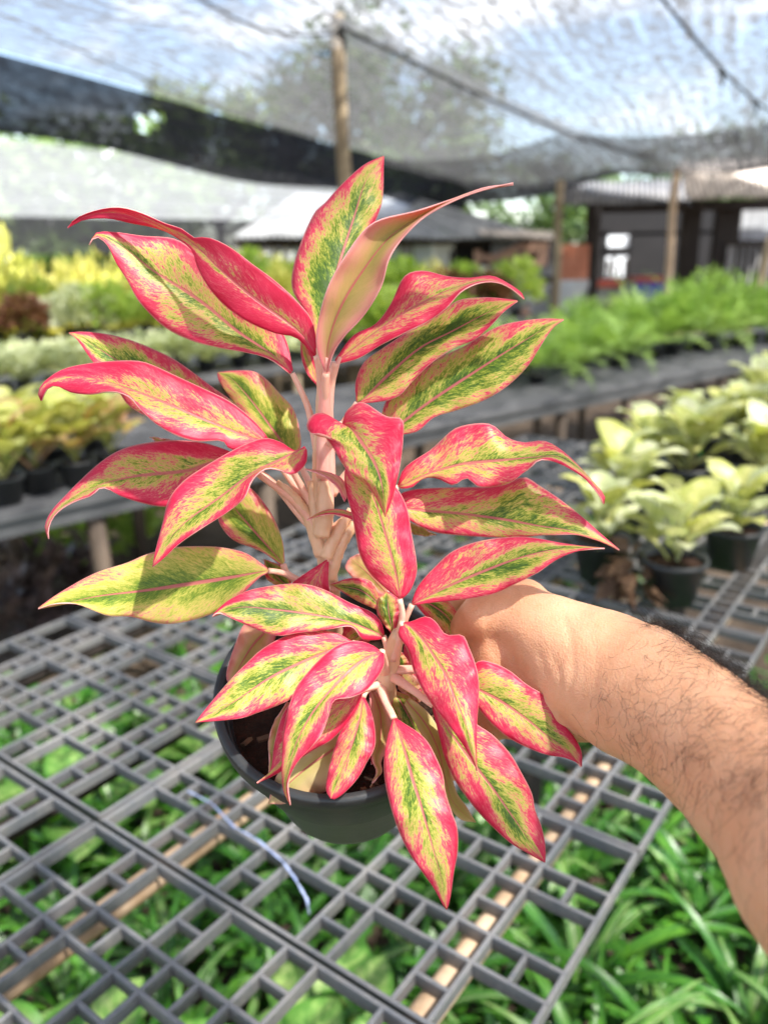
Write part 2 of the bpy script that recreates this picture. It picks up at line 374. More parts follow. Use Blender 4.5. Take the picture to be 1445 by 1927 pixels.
names = {(0, 0): 'grey plastic grating panel nearest the bottom right corner, under the hanging leaf tips',
 (-1, 0): 'grey plastic grating panel at the left edge of the picture, level with the lower pot',
 (0, -1): 'grey plastic grating panel at the bottom edge of the picture, left of centre',
 (-1, -1): 'grey plastic grating panel in the bottom left corner of the picture',
 (0, 1): 'grey plastic grating panel behind the wrist, between pot and forearm',
 (-1, 1): 'grey plastic grating panel left of the black pot rim, with the table corner',
 (-1, 2): 'grey plastic grating panel directly behind the lowest left leaf',
 (0, 2): 'grey plastic grating panel beyond the forearm, in front of the pale potted plants'}
for i in (-1, 0):
    for j in range(-2, 7):
        a0, b0 = i*PA, j*PB
        if (i, j) in names: panel(a0, b0, names[(i, j)], True)
        elif j == -2 and i == 0: continue
        elif j == -2: continue
        else: panel(a0, b0, 'grey plastic grating panel far along the foreground bench under the pale potted plants', j < 4, 'far grating panels of the foreground bench')
def slat(a, b0, b1, label, wob=.0, mat='wood_pale'):
    m = MB(); pts = [tab(a+math.sin(t*3.1)*wob, lerp(b0, b1, t/14), -BH-.0165) for t in range(15)]
    m.tube(pts, [.016+.001*math.sin(i*2.3) for i in range(15)], 10); o = m.obj('support_pole', M[mat]); return tag(o, label, 'pole', 'poles under the grating bench')
slat(11.5, -16, 52, 'pale wooden pole under the grating, showing as a row of beige spots at right', .05)
slat(2.5, -16, 52, 'pale wooden pole under the grating, crossed by the blue strap', .05)
slat(-3.0, -16, 52, 'dark wooden pole under the grating left of the pot', .05, 'wood_dark')
slat(-11.7, -16, 52, 'dark wooden pole under the leftmost grating column', .05, 'wood_dark')
for k, b in enumerate((-13.5, 21.2, 46)):
    m = MB(); m.tube([tab(-14.5, b, -.071), tab(14.2, b, -.071)], .019, 10)
    tag(m.obj('cross_beam', M['wood_pale']), ['pale wooden cross beam under the near end of the grating bench', 'yellowish wooden cross beam under the grating beside the hairy forearm', 'pale wooden cross beam under the far end of the grating bench'][k], 'beam')
    for q, a in enumerate((-12.6, 4.2)):
        m = MB(); p = tab(a, b, -.09); m.tube([(p.x, p.y, -.03), (p.x+.01, p.y, .35), (p.x, p.y, p.z)], [.032, .03, .03], 10)
        tag(m.obj('bench_leg', M['wood_dark']), 'weathered round post holding up the %s %s of the grating bench' % (('left', 'right')[q], ('near end', 'middle', 'far end')[k]), 'post')
# blue strap lying across the grating
sp = [on_z(x, y, TZ+.004+dz) for x, y, dz in ((352, 1488, 0), (398, 1512, .003), (440, 1556, .002), (486, 1582, .006), (532, 1622, .003), (556, 1655, .002), (578, 1694, -.004), (583, 1730, -.03))]
m = MB(); c = [sp[i].lerp(sp[i+1], k/5) for i in range(len(sp)-1) for k in range(5)]
m.tube(c, [.0015+.0006*math.sin(i*2.1)+.0003*math.sin(i*.9) for i in range(len(c))], 8, True, .4, Vector((0, 0, 1)))
tag(m.obj('plastic_strap', M['string']), 'thin pale blue plastic strap lying across the grey grating', 'strap')

# ================================================================= the potted plant
UPOT = (UP*.735 + FW*-.675 + RT*-.03).normalized()
RC = W(637, 1288, .468); RR = .0735
XP = RT.copy(); XP = (XP-UPOT*XP.dot(UPOT)).normalized(); YP = UPOT.cross(XP)
plant = thing('potted_plant', RC-UPOT*.105, 'pink and green variegated houseplant in a black pot held up by a hand', 'potted plant')
bpy.context.view_layer.update()
def lathe(prof, n=56):
    m = MB(); k = len(prof)
    for (r, h) in prof:
        for i in range(n):
            a = 2*math.pi*i/n; m.v.append(tuple(RC+XP*(math.cos(a)*r)+YP*(math.sin(a)*r)+UPOT*h))
    m.f = [(j*n+i, j*n+(i+1) % n, (j+1)*n+(i+1) % n, (j+1)*n+i) for j in range(k-1) for i in range(n)]
    return m
pm = lathe([(.0005, -.105), (.046, -.105), (.048, -.1035), (.0495, -.098), (.0655, -.017), (.0672, -.0145), (.0680, -.013), (.0680, -.003)] )
# inner wall
pot = pm.obj('plant_pot', M['pot'], plant)
rim = lathe([(.0665, -.0135), (.0715, -.013), (.0735, -.0115), (.0738, -.002), (.0728, .0), (.0692, .0), (.0680, -.0015), (.0665, -.03), (.062, -.05)]).obj('rim', M['pot'], pot)
SOILH = -.020
sm = MB(); rows = []
for j in range(13):
    r = .0667*j/12; rows.append([RC+XP*(math.cos(a)*r)+YP*(math.sin(a)*r)+UPOT*(SOILH+.006*noise.noise(Vector((math.cos(a)*r*60, math.sin(a)*r*60, 3)))*(1 if j < 12 else 0)) for a in [2*math.pi*i/40 for i in range(41)]])
sm.grid(rows); sm.obj('soil', M['soil'], pot)
cm = MB()
for k in range(46):
    a = rnd.uniform(0, 6.28); r = .064*math.sqrt(rnd.random()); p = RC+XP*(math.cos(a)*r)+YP*(math.sin(a)*r)+UPOT*(SOILH+.003)
    rot = Matrix.Rotation(rnd.uniform(0, 6), 3, 'Z') @ Matrix.Rotation(rnd.uniform(-.6, .6), 3, 'X'); cm.box(p, (rnd.uniform(.003, .008), rnd.uniform(.0015, .0035), .0018), rot)
stuff(cm.obj('bark_chips', M['chip'], pot, False)).name = 'bark_mulch'
SOILP = RC+UPOT*SOILH

# leaves: mid rib, left edge, right edge in photo pixels (base -> tip, seen from the upper face), depth along the view axis
def leaf(mid, left, right, dep, eL=.0, eR=.0, pink=0.0, petiole=None, under=False, cream=False, bulge=.10, ruffle=.0012, label=None, pr=.0023, gain=1.0):
    N, K = 40, 7
    seed = rnd.random()*9; ts = [.004+.992*i/(N-1) for i in range(N)]
    md = spline([(x, y, 0) for x, y in mid], ts); lf = spline([(x, y, 0) for x, y in left], ts); rg = spline([(x, y, 0) for x, y in right], ts)
    if under: lf, rg = rg, lf; eL, eR = eR, eL
    ln = sum((md[i+1]-md[i]).length for i in range(N-1))*dep[len(dep)//2]/F
    m = MB(); rows = []; uvs = []; ph = rnd.uniform(0, 6)
    for i, t in enumerate(ts):
        d = interp(dep, t); prof = math.sin(math.pi*min(max(t, .02), .98))**.7
        row = []; uv = []
        for j in range(-K, K+1):
            s = abs(j)/K; ed = lf[i] if j < 0 else rg[i]; p = md[i].lerp(ed, s)
            wd = (ed-md[i]).length*d/F
            dd = d + (eL if j < 0 else eR)*prof*s - bulge*(-1 if under else 1)*3.2*s*(1-s)*wd*(1 if not under else .6)
            dd += ruffle*prof*s*s*math.sin(t*19+ph+(0 if j < 0 else 2.1)) + .6*ruffle*prof*s*math.sin(t*43+ph*2+j*.2)
            if under: dd += .0
            row.append(W(p.x, p.y, dd)); uv.append((j/K, t))
        rows.append(row); uvs.append(uv)
    m.grid(rows, uvs)
    me = m.mesh('leaf', [M['leaf_top'], M['leaf_cream'] if cream else M['leaf_under'], M['leaf_rim']])
    at = me.attributes.new('lf', 'FLOAT_COLOR', 'POINT'); at.data.foreach_set('color', [pink, seed, ln, gain]*len(me.vertices))
    o = link('leaf', me, plant)
    so_ = o.modifiers.new('thickness', 'SOLIDIFY'); so_.thickness = .0007; so_.offset = -1; so_.material_offset = 1; so_.material_offset_rim = 2
    if label: o['label'] = label
    if petiole:
        pts = [W(*p) for p in petiole]; n = 18; c = spline(pts, [i/(n-1) for i in range(n)])
        pm_ = MB(); pm_.tube(c, [pr*lerp(.85, 1.55, (i/(n-1))**1.5) for i in range(n)], 10, True, .8); pm_.obj('petiole', M['petiole'], o)
    return o
# upper rosette -------------------------------------------------
leaf([(597,640),(622,560),(645,478),(667,407),(689,338),(723,292)], [(594,642),(572,585),(550,545),(551,505),(565,458),(590,402),(612,380),(643,346),(685,309),(723,292)],
     [(600,640),(640,575),(675,490),(707,415),(720,374),(722,315),(723,292)], [.452,.462,.470,.475], .004, .006, -.10, [(597,640,.452),(603,690,.452),(608,760,.455)])
leaf([(614,702),(620,640),(645,570),(690,500),(742,440),(805,400),(880,364),(968,345)], [(610,700),(595,652),(599,602),(618,536),(651,478),(685,432),(718,411),(784,395),(859,370),(913,351),(968,345)],
     [(618,702),(627,668),(647,635),(685,594),(718,540),(732,490),(755,453),(792,415),(830,391),(875,370),(925,354),(968,345)], [.430,.418,.412,.405,.395], -.006, -.010, -.02, [(614,702,.430),(612,740,.436),(611,800,.45)], True, bulge=.2, label='leaf showing its plain salmon underside', pr=.003)
leaf([(550,702),(513,669),(446,623),(392,577),(351,548),(293,512),(243,473),(197,444),(178,443),(166,461)], [(547,704),(508,675),(454,661),(413,654),(359,640),(309,615),(263,569),(239,527),(218,494),(205,465),(189,447),(176,446),(166,461)],
     [(552,698),(537,635),(505,595),(434,530),(363,470),(326,448),(268,443),(226,437),(197,435),(180,438),(166,461)], [.447,.452,.452,.446,.438], -.006, .004, .02, [(550,702,.447),(566,735,.449),(582,775,.452),(600,860,.455)])
leaf([(596,669),(560,622),(475,558),(412,505),(362,456),(310,431),(226,401),(160,406),(126,430)], [(592,672),(558,636),(517,627),(467,606),(425,577),(392,540),(371,502),(360,470),(326,443),(293,429),(247,420),(205,411),(160,413),(126,430)],
     [(598,664),(588,605),(558,565),(517,527),(475,496),(434,465),(392,446),(363,446),(345,431),(309,419),(268,401),(226,390),(185,394),(143,410),(126,430)], [.436,.432,.426,.430,.436,.442], .002, -.004, .30, [(596,669,.436),(603,710,.442),(608,790,.452)], pr=.003)
leaf([(600,725),(586,690),(574,660),(567,635)], [(597,727),(576,700),(566,665),(567,635)], [(603,722),(597,690),(585,655),(567,635)], [.465,.475,.482], 0, 0, .2)
leaf([(500,838),(455,806),(413,781),(309,728),(226,681),(185,655),(150,633),(128,625)], [(498,842),(430,830),(351,812),(290,790),(243,764),(222,735),(180,688),(160,660),(143,636),(128,625)],
     [(502,834),(470,785),(434,752),(404,731),(371,706),(330,677),(288,656),(247,640),(205,629),(164,624),(128,625)], [.460,.466,.468,.466], -.004, .006, -.12, [(500,838,.46),(545,900,.458),(590,960,.457),(604,985,.456)])
leaf([(505,832),(467,822),(392,793),(330,766),(268,741),(205,719),(143,708),(95,716),(74,738),(77,756)], [(503,838),(470,845),(434,846),(417,829),(371,830),(330,818),(293,797),(263,768),(247,748),(222,737),(197,737),(172,742),(135,739),(106,726),(88,732),(77,756)],
     [(507,828),(496,812),(475,789),(434,756),(384,731),(330,706),(284,685),(251,678),(185,681),(122,693),(85,716),(71,738),(77,756)], [.440,.438,.434,.432,.436,.444], -.008, .006, .17, [(505,832,.44),(540,870,.446),(575,930,.452),(603,985,.456)])
leaf([(562,868),(530,832),(475,756),(437,714),(409,700)], [(558,872),(515,850),(470,800),(432,747),(412,717),(409,700)], [(565,862),(566,820),(553,771),(528,742),(500,712),(475,698),(440,697),(409,700)], [.476,.486,.492,.492], 0, .004, -.10, [(562,868,.476),(580,905,.47),(604,960,.46)], gain=.6)
leaf([(350,852),(320,838),(282,822)], [(350,862),(315,850),(282,822)], [(350,844),(318,827),(282,822)], [.475,.478,.48], 0, 0, -.05, None, True)
leaf([(452,862),(392,872),(351,886),(268,894),(218,904),(185,914),(135,942),(101,968),(87,995),(91,1016)], [(450,872),(400,915),(345,945),(309,954),(268,947),(226,933),(201,918),(185,919),(172,932),(143,942),(118,955),(99,974),(90,997),(91,1016)],
     [(452,858),(430,848),(392,835),(351,829),(309,829),(247,839),(205,858),(164,891),(122,933),(97,961),(84,990),(91,1016)], [.452,.458,.460,.458,.454], -.004, .008, .14, [(452,862,.452),(510,905,.452),(570,975,.455),(607,1010,.457)])
leaf([(577,842),(548,853),(517,870),(475,891),(413,937),(351,981),(312,1022),(286,1068)], [(578,846),(576,872),(552,893),(525,883),(500,881),(475,902),(459,937),(425,966),(371,999),(334,1026),(309,1050),(286,1068)],
     [(574,838),(556,848),(529,832),(500,824),(467,833),(425,854),(376,883),(342,908),(317,941),(305,987),(293,1033),(286,1068)], [.432,.424,.420,.416,.414], -.005, .006, .02, [(486,893,.440),(520,918,.444),(560,950,.45),(607,1010,.457)])
leaf([(533,1062),(505,1030),(470,990),(442,957),(425,935)], [(529,1064),(490,1037),(440,1017),(413,985),(411,955),(425,935)], [(536,1058),(531,1015),(510,965),(475,921),(448,914),(425,935)], [.462,.470,.474], 0, .004, -.12, [(533,1062,.462),(541,1080,.461),(575,1100,.465),(615,1120,.468)], label='yellow-green leaf with an orange margin', gain=.62)
leaf([(506,1074),(434,1087),(351,1100),(268,1112),(185,1122),(120,1136),(70,1145)], [(504,1078),(488,1087),(454,1120),(413,1149),(371,1165),(326,1174),(288,1172),(247,1161),(209,1160),(185,1153),(143,1136),(106,1135),(70,1145)],
     [(505,1070),(467,1043),(434,1033),(392,1028),(326,1030),(276,1043),(239,1059),(185,1076),(143,1097),(102,1122),(70,1145)], [.446,.446,.444,.440,.436], -.004, .004, -.14, [(506,1074,.446),(530,1078,.45),(548,1087,.455),(600,1130,.468)], label='long yellow-green leaf pointing left with only a thin pink margin', gain=.55)
leaf([(548,1108),(520,1085),(497,1052)], [(544,1112),(502,1090),(497,1052)], [(550,1104),(538,1070),(497,1052)], [.472,.476,.478], 0, 0, -.12)
# over the stem and right ----------------------------------------
leaf([(643,797),(665,811),(688,843),(711,885),(721,928),(725,974)], [(645,794),(650,776),(663,763),(685,757),(725,782),(757,789),(759,823),(754,868),(741,930),(725,974)],
     [(641,797),(612,778),(590,779),(577,797),(583,814),(605,817),(626,842),(650,881),(692,915),(714,951),(725,974)], [.420,.408,.400,.396,.400], .003, .006, .02, [(643,797,.42),(630,815,.434),(616,850,.45),(611,880,.455)])
leaf([(752,1128),(746,1085),(732,1029),(710,956),(690,910),(652,868)], [(749,1126),(719,1102),(693,1076),(676,1042),(669,1007),(661,965),(650,922),(648,892),(652,868)],
     [(757,1127),(772,1112),(784,1080),(783,1050),(775,1007),(766,956),(744,915),(700,878),(652,868)], [.424,.420,.420,.424,.430], .004, .004, .04, [(752,1128,.424),(757,1160,.428),(748,1205,.436),(738,1240,.44)])
leaf([(631,682),(685,640),(747,596),(809,562),(859,540),(913,525),(960,537),(988,563)], [(629,678),(664,631),(705,610),(734,573),(755,527),(772,512),(801,509),(842,519),(884,522),(925,518),(959,534),(981,550),(988,563)],
     [(636,684),(676,673),(718,648),(759,627),(809,602),(842,577),(867,548),(900,532),(934,530),(962,542),(988,563)], [.436,.436,.434,.436,.440], .004, -.006, .16, [(631,682,.436),(622,725,.442),(613,790,.452)], pr=.0032)
leaf([(672,758),(689,747),(726,710),(788,656),(851,623),(913,590),(954,572),(975,565)], [(670,756),(669,718),(685,681),(718,656),(768,623),(809,598),(842,577),(867,563),(913,559),(946,561),(975,565)],
     [(674,758),(705,757),(747,747),(776,718),(809,685),(851,656),(892,640),(921,615),(945,589),(975,565)], [.452,.454,.456,.454,.450], .006, -.004, -.16, [(672,758,.452),(650,790,.453),(620,850,.456)])
leaf([(714,830),(763,791),(809,756),(871,714),(934,673),(996,635),(1031,614),(1062,600)], [(712,826),(722,764),(747,731),(809,681),(871,652),(934,615),(984,603),(1025,599),(1062,600)],
     [(718,832),(759,818),(788,810),(817,785),(859,772),(913,752),(959,723),(996,685),(1021,644),(1042,615),(1062,600)], [.464,.466,.466,.462,.458], .006, -.003, -.16, [(714,830,.464),(670,870,.462),(624,930,.46)])
leaf([(749,917),(796,896),(839,881),(882,872),(946,866),(1008,860),(1053,860),(1098,890),(1125,920),(1137,950)], [(747,914),(762,879),(809,847),(835,823),(860,804),(903,796),(929,801),(955,823),(985,832),(1023,829),(1053,844),(1083,870),(1118,908),(1138,933),(1137,950)],
     [(752,919),(775,917),(796,901),(822,900),(852,913),(877,899),(899,915),(925,917),(959,909),(993,883),(1016,864),(1053,873),(1088,892),(1116,916),(1132,938),(1137,950)], [.450,.446,.440,.436,.434,.438], .008, -.004, .03, [(749,917,.45),(700,940,.454),(640,985,.458),(624,1005,.458)], ruffle=.003)
leaf([(735,945),(770,958),(860,966),(946,978),(1011,990),(1075,999),(1125,1015),(1167,1035)], [(737,938),(765,924),(800,919),(860,917),(925,915),(959,904),(989,898),(1011,911),(1053,939),(1096,973),(1135,1008),(1167,1035)],
     [(737,950),(775,982),(817,1001),(860,1007),(903,1010),(968,1012),(1023,1007),(1075,1005),(1109,1012),(1144,1025),(1167,1035)], [.456,.456,.454,.448,.444], .006, -.002, -.03, [(735,945,.456),(700,965,.457),(650,1010,.46),(622,1040,.462)])
leaf([(775,1138),(839,1106),(903,1078),(968,1053),(1032,1036),(1090,1030),(1139,1031)], [(774,1134),(787,1102),(817,1068),(852,1037),(903,1018),(968,1010),(1011,1013),(1053,1021),(1096,1027),(1139,1031)],
     [(778,1139),(817,1134),(860,1130),(925,1119),(968,1100),(1011,1078),(1045,1055),(1075,1041),(1109,1033),(1139,1031)], [.432,.430,.428,.424,.420], .004, -.003, .0, [(775,1138,.432),(763,1165,.434),(748,1205,.438),(738,1240,.44)])
leaf([(755,985),(790,1000),(820,1007)], [(755,978),(790,990),(820,1007)], [(755,995),(790,1008),(820,1007)], [.475,.477,.478], 0, 0, -.25, None, True)
# thin curling leaf edges across the stem
leaf([(652,938),(636,908),(608,892),(574,884)], [(656,930),(640,900),(610,889),(574,884)], [(648,945),(632,916),(606,896),(574,884)], [.428,.428,.43,.432], .004, -.004, .25)
leaf([(668,972),(640,964),(610,964),(577,978)], [(668,966),(640,958),(608,961),(577,978)], [(667,980),(640,970),(612,968),(577,978)], [.432,.436,.438,.44], .004, -.002, .05, None, True)
# lower rosette --------------------------------------------------
leaf([(616,1052),(602,1080),(588,1106),(572,1140)], [(613,1054),(570,1082),(546,1102),(550,1128),(572,1140)], [(619,1054),(618,1090),(619,1118),(600,1138),(572,1140)], [.455,.450,.447,.445], 0, 0, .25, [(616,1052,.455),(621,1060,.458),(624,1110,.465)], True)
leaf([(722,1198),(696,1186),(644,1168),(575,1155),(506,1146),(450,1143),(398,1160)], [(720,1203),(705,1205),(682,1203),(661,1178),(610,1186),(558,1192),(523,1197),(495,1190),(464,1177),(436,1164),(412,1152),(398,1160)],
     [(724,1196),(718,1172),(700,1152),(660,1135),(616,1112),(579,1100),(537,1099),(475,1109),(434,1127),(410,1146),(398,1160)], [.438,.432,.428,.424,.420], -.005, .006, -.06, [(722,1198,.438),(729,1222,.44),(731,1250,.443)])
leaf([(664,1210),(610,1229),(558,1251),(506,1277),(454,1312),(405,1342),(367,1360)], [(664,1214),(644,1236),(592,1285),(551,1314),(523,1328),(488,1341),(454,1352),(412,1357),(367,1360)],
     [(662,1206),(627,1189),(585,1186),(540,1196),(495,1220),(461,1251),(430,1283),(395,1324),(367,1360)], [.430,.424,.416,.410,.406], -.003, .005, .0, [(664,1210,.43),(690,1225,.436),(720,1262,.443)])
leaf([(718,1226),(679,1245),(644,1276),(610,1314),(582,1352),(558,1397),(541,1449),(536,1490),(546,1518)], [(722,1228),(723,1251),(710,1276),(689,1300),(661,1312),(634,1315),(625,1324),(618,1348),(606,1380),(585,1407),(565,1428),(551,1449),(541,1478),(546,1518)],
     [(713,1222),(696,1212),(672,1206),(644,1210),(616,1227),(585,1258),(558,1293),(542,1335),(533,1380),(530,1431),(532,1483),(546,1518)], [.418,.404,.396,.390,.388,.392], -.004, .004, .06, [(718,1226,.418),(722,1245,.428),(724,1270,.443)])
leaf([(682,1298),(620,1348),(562,1400),(520,1442),(483,1475)], [(684,1304),(665,1346),(627,1390),(585,1415),(540,1446),(510,1463),(483,1475)], [(664,1290),(592,1300),(540,1330),(518,1390),(511,1440),(500,1462),(483,1475)], [.428,.416,.408,.404], .002, .002, .15, [(682,1298,.428),(705,1290,.438),(722,1283,.444)])
leaf([(545,1322),(520,1385),(507,1462)], [(556,1330),(530,1390),(507,1462)], [(540,1320),(508,1380),(507,1462)], [.43,.424,.42], 0, 0, -.1, None, True)
leaf([(680,1362),(627,1409),(592,1433),(558,1461),(504,1513)], [(684,1375),(650,1464),(613,1490),(575,1502),(540,1513),(504,1513)], [(676,1356),(627,1386),(592,1407),(558,1424),(526,1452),(512,1484),(504,1513)], [.440,.432,.428,.424], 0, .002, .02, [(680,1362,.44),(705,1320,.446),(722,1300,.448)], True, True, label='cream underside of a leaf over the front rim')
leaf([(682,1312),(679,1345),(668,1383),(654,1424),(637,1466),(622,1504)], [(686,1312),(699,1341),(706,1376),(705,1407),(689,1438),(675,1463),(651,1490),(632,1504),(622,1504)], [(678,1314),(658,1345),(641,1376),(627,1414),(616,1459),(613,1487),(622,1504)], [.428,.420,.414,.410,.408], 0, .003, .08, [(682,1312,.428),(690,1298,.434),(718,1284,.444)])
leaf([(700,1300),(715,1341),(716,1390),(706,1431),(714,1452),(696,1483)], [(706,1300),(734,1341),(738,1390),(718,1431),(717,1455),(696,1483)], [(694,1302),(697,1341),(698,1390),(700,1431),(708,1455),(696,1483)], [.444,.438,.432,.428,.424], 0, 0, -.05, None, True)
leaf([(741,1352),(750,1378),(764,1422),(777,1469),(789,1506),(805,1562),(817,1606),(831,1656),(841,1714)], [(744,1350),(758,1360),(786,1378),(805,1397),(820,1425),(833,1456),(839,1494),(851,1531),(861,1562),(861,1606),(854,1643),(848,1687),(841,1714)],
     [(739,1353),(727,1394),(722,1431),(724,1469),(733,1512),(749,1562),(770,1606),(795,1643),(817,1674),(832,1702),(841,1714)], [.420,.402,.392,.386,.384], .004, .003, .02, [(741,1352,.42),(728,1325,.43),(716,1290,.441),(722,1275,.444)])
leaf([(815,1328),(840,1370),(867,1406),(898,1447),(929,1487),(960,1531),(991,1575),(1026,1625)], [(817,1326),(865,1340),(901,1366),(929,1385),(960,1419),(982,1456),(1001,1494),(1007,1525),(1019,1556),(1026,1593),(1026,1625)],
     [(813,1332),(826,1385),(836,1425),(854,1466),(879,1503),(904,1534),(935,1565),(960,1587),(988,1604),(1026,1625)], [.424,.412,.406,.402,.398], .004, .003, .02, [(815,1328,.424),(775,1298,.432),(745,1278,.440),(728,1272,.444)])
leaf([(757,1172),(773,1180),(798,1207),(820,1240),(842,1276),(858,1319),(876,1363),(890,1410),(898,1453)], [(760,1170),(772,1170),(801,1160),(820,1170),(839,1194),(870,1195),(882,1217),(895,1251),(901,1282),(901,1319),(898,1357),(897,1400),(898,1453)],
     [(755,1174),(749,1195),(767,1223),(777,1260),(792,1294),(814,1329),(842,1363),(867,1397),(886,1428),(898,1453)], [.426,.412,.400,.392,.388], .006, .004, .08, [(757,1172,.426),(752,1195,.432),(740,1240,.441)])
leaf([(872,1284),(905,1301),(945,1322),(991,1354),(1029,1385),(1069,1413),(1095,1444)], [(872,1280),(898,1245),(929,1248),(960,1263),(991,1288),(1023,1307),(1041,1322),(1057,1357),(1079,1385),(1094,1413),(1095,1444)],
     [(872,1290),(904,1338),(929,1366),(960,1391),(998,1410),(1032,1422),(1060,1426),(1086,1436),(1095,1444)], [.424,.420,.414,.408,.406], .004, -.002, .06, [(872,1284,.424),(820,1266,.436),(775,1260,.442),(730,1264,.446)])
leaf([(764,1318),(800,1362),(824,1412),(838,1468),(850,1506),(872,1532),(895,1549)], [(770,1312),(812,1350),(838,1405),(848,1460),(860,1496),(880,1522),(895,1549)], [(760,1326),(788,1372),(812,1420),(830,1478),(842,1512),(864,1540),(895,1549)], [.440,.432,.426,.422,.420], .004, 0, -.30, None, True, True, label='wilting yellow leaf hanging below the others')
leaf([(785,1128),(815,1140),(845,1165),(862,1205)], [(790,1120),(828,1122),(858,1150),(862,1205)], [(782,1138),(805,1165),(835,1192),(862,1205)], [.458,.462,.464,.462], 0, 0, -.1)
leaf([(722,1146),(680,1112),(622,1100)], [(718,1152),(670,1130),(622,1100)], [(725,1142),(700,1096),(660,1088),(622,1100)], [.456,.458,.46], 0, 0, -.12)
leaf([(728,1116),(692,1078),(658,1050)], [(722,1124),(676,1098),(650,1070),(658,1050)], [(732,1108),(712,1060),(680,1042),(658,1050)], [.47,.474,.476], 0, 0, .0, None, True)
leaf([(740,1195),(732,1155),(728,1112)], [(738,1195),(712,1160),(709,1130),(728,1112)], [(742,1192),(752,1160),(752,1130),(728,1112)], [.448,.446,.448], 0, 0, -.1)
leaf([(508,1180),(470,1222),(432,1290)], [(520,1196),(500,1250),(462,1292),(432,1290)], [(500,1170),(462,1172),(440,1220),(426,1268),(432,1290)], [.456,.454,.452], 0, 0, .05, None, True, label='pale orange leaf inside the left rim')
leaf([(752,1262),(768,1290),(790,1322)], [(760,1255),(790,1285),(790,1322)], [(748,1270),(752,1300),(790,1322)], [.456,.454,.452], 0, 0, -.1, None, True)
leaf([(745,1225),(752,1250),(745,1285)], [(752,1222),(768,1250),(745,1285)], [(740,1228),(738,1255),(745,1285)], [.452,.452,.452], 0, 0, -.15)
leaf([(640,1215),(665,1250),(690,1275)], [(650,1200),(690,1235),(690,1275)], [(632,1225),(650,1265),(690,1275)], [.47,.468,.466], 0, 0, -.1)
leaf([(770,1180),(800,1205),(850,1260)], [(775,1170),(830,1195),(850,1260)], [(766,1190),(790,1240),(850,1260)], [.47,.468,.47], 0, 0, -.1)
for (b, t, w, d, pk) in (((700,1330),(645,1400),34,.446,-.05),((655,1235),(585,1300),30,.458,.0),((742,1300),(790,1395),30,.448,-.1),((760,1215),(838,1290),34,.458,.05),((700,1175),(640,1215),28,.458,.05),((690,1285),(628,1335),28,.440,.1),((775,1245),(850,1330),30,.452,.02),((600,1195),(545,1250),26,.462,-.1),((735,1345),(700,1440),26,.446,.1)):
    bx_, tx_ = Vector(b), Vector(t); u_ = (tx_-bx_); n_v = Vector((u_.y, -u_.x)).normalized(); md_ = [bx_, bx_+u_*.35+n_v*2, bx_+u_*.7+n_v*3, tx_]
    leaf([tuple(p) for p in md_], [tuple(bx_+n_v), tuple(bx_+u_*.25+n_v*w*.8), tuple(bx_+u_*.55+n_v*w), tuple(bx_+u_*.85+n_v*w*.4), tuple(tx_)], [tuple(bx_-n_v), tuple(bx_+u_*.25-n_v*w*.8), tuple(bx_+u_*.55-n_v*w), tuple(bx_+u_*.85-n_v*w*.4), tuple(tx_)], [d+.006, d, d-.004], 0, 0, pk)
# stems and sheaths
def stem_tube(name, pts, rads, mat, n=14, steps=26):
    pts = [Vector(p) for p in pts]; c = spline(pts, [i/(steps-1) for i in range(steps)]); m = MB()
    m.tube(c, [interp(rads, i/(steps-1))*(1+.10*abs(math.sin(i*1.15))**6+.03*math.sin(i*2.7)) for i in range(steps)], n); return m.obj(name, M[mat], plant)
b1 = on_plane(632, 1225, SOILP, UPOT); b2 = on_plane(722, 1335, SOILP, UPOT)
stem_tube('stem', [b1-UPOT*.01, W(624, 1120, .470), W(612, 1040, .463), W(610, 950, .457), W(612, 860, .455), W(610, 770, .453)], [.0054, .0049, .0050, .0054, .0049, .0042], 'stem')
stem_tube('stem', [b2-UPOT*.01, W(722, 1290, .447), W(728, 1262, .445), W(740, 1220, .440), W(750, 1190, .434)], [.0062, .0066, .0070, .0056, .0035], 'stem')
for pts, r in (([(604,1000,.455),(600,900,.452),(603,800,.449),(604,720,.444),(598,655,.434)], [.0044,.0040,.0035,.0026,.0010]), ([(614,960,.452),(618,880,.449),(617,790,.446),(622,725,.441),(640,672,.434)], [.0038,.0039,.0034,.0025,.0010]),
             ([(609,900,.448),(610,820,.445),(611,750,.438),(616,672,.427)], [.004,.0040,.0032,.0012]), ([(607,1010,.452),(590,950,.452),(584,905,.45)], [.004,.0032,.0016]), ([(606,1045,.458),(580,975,.454),(548,930,.448),(520,908,.446)], [.0042,.0036,.003,.002]),
             ([(612,1050,.456),(636,1000,.455),(662,960,.453)], [.0042,.0034,.0026]), ([(618,1090,.462),(640,1030,.458),(668,985,.455)], [.0042,.0034,.0026]), ([(604,1010,.45),(612,960,.449),(608,905,.447)], [.0045,.005,.003])):
    stem_tube('sheath', [W(*p) for p in pts], r, 'sheath' if pts[0][1] < 970 else 'stem', 12, 18)

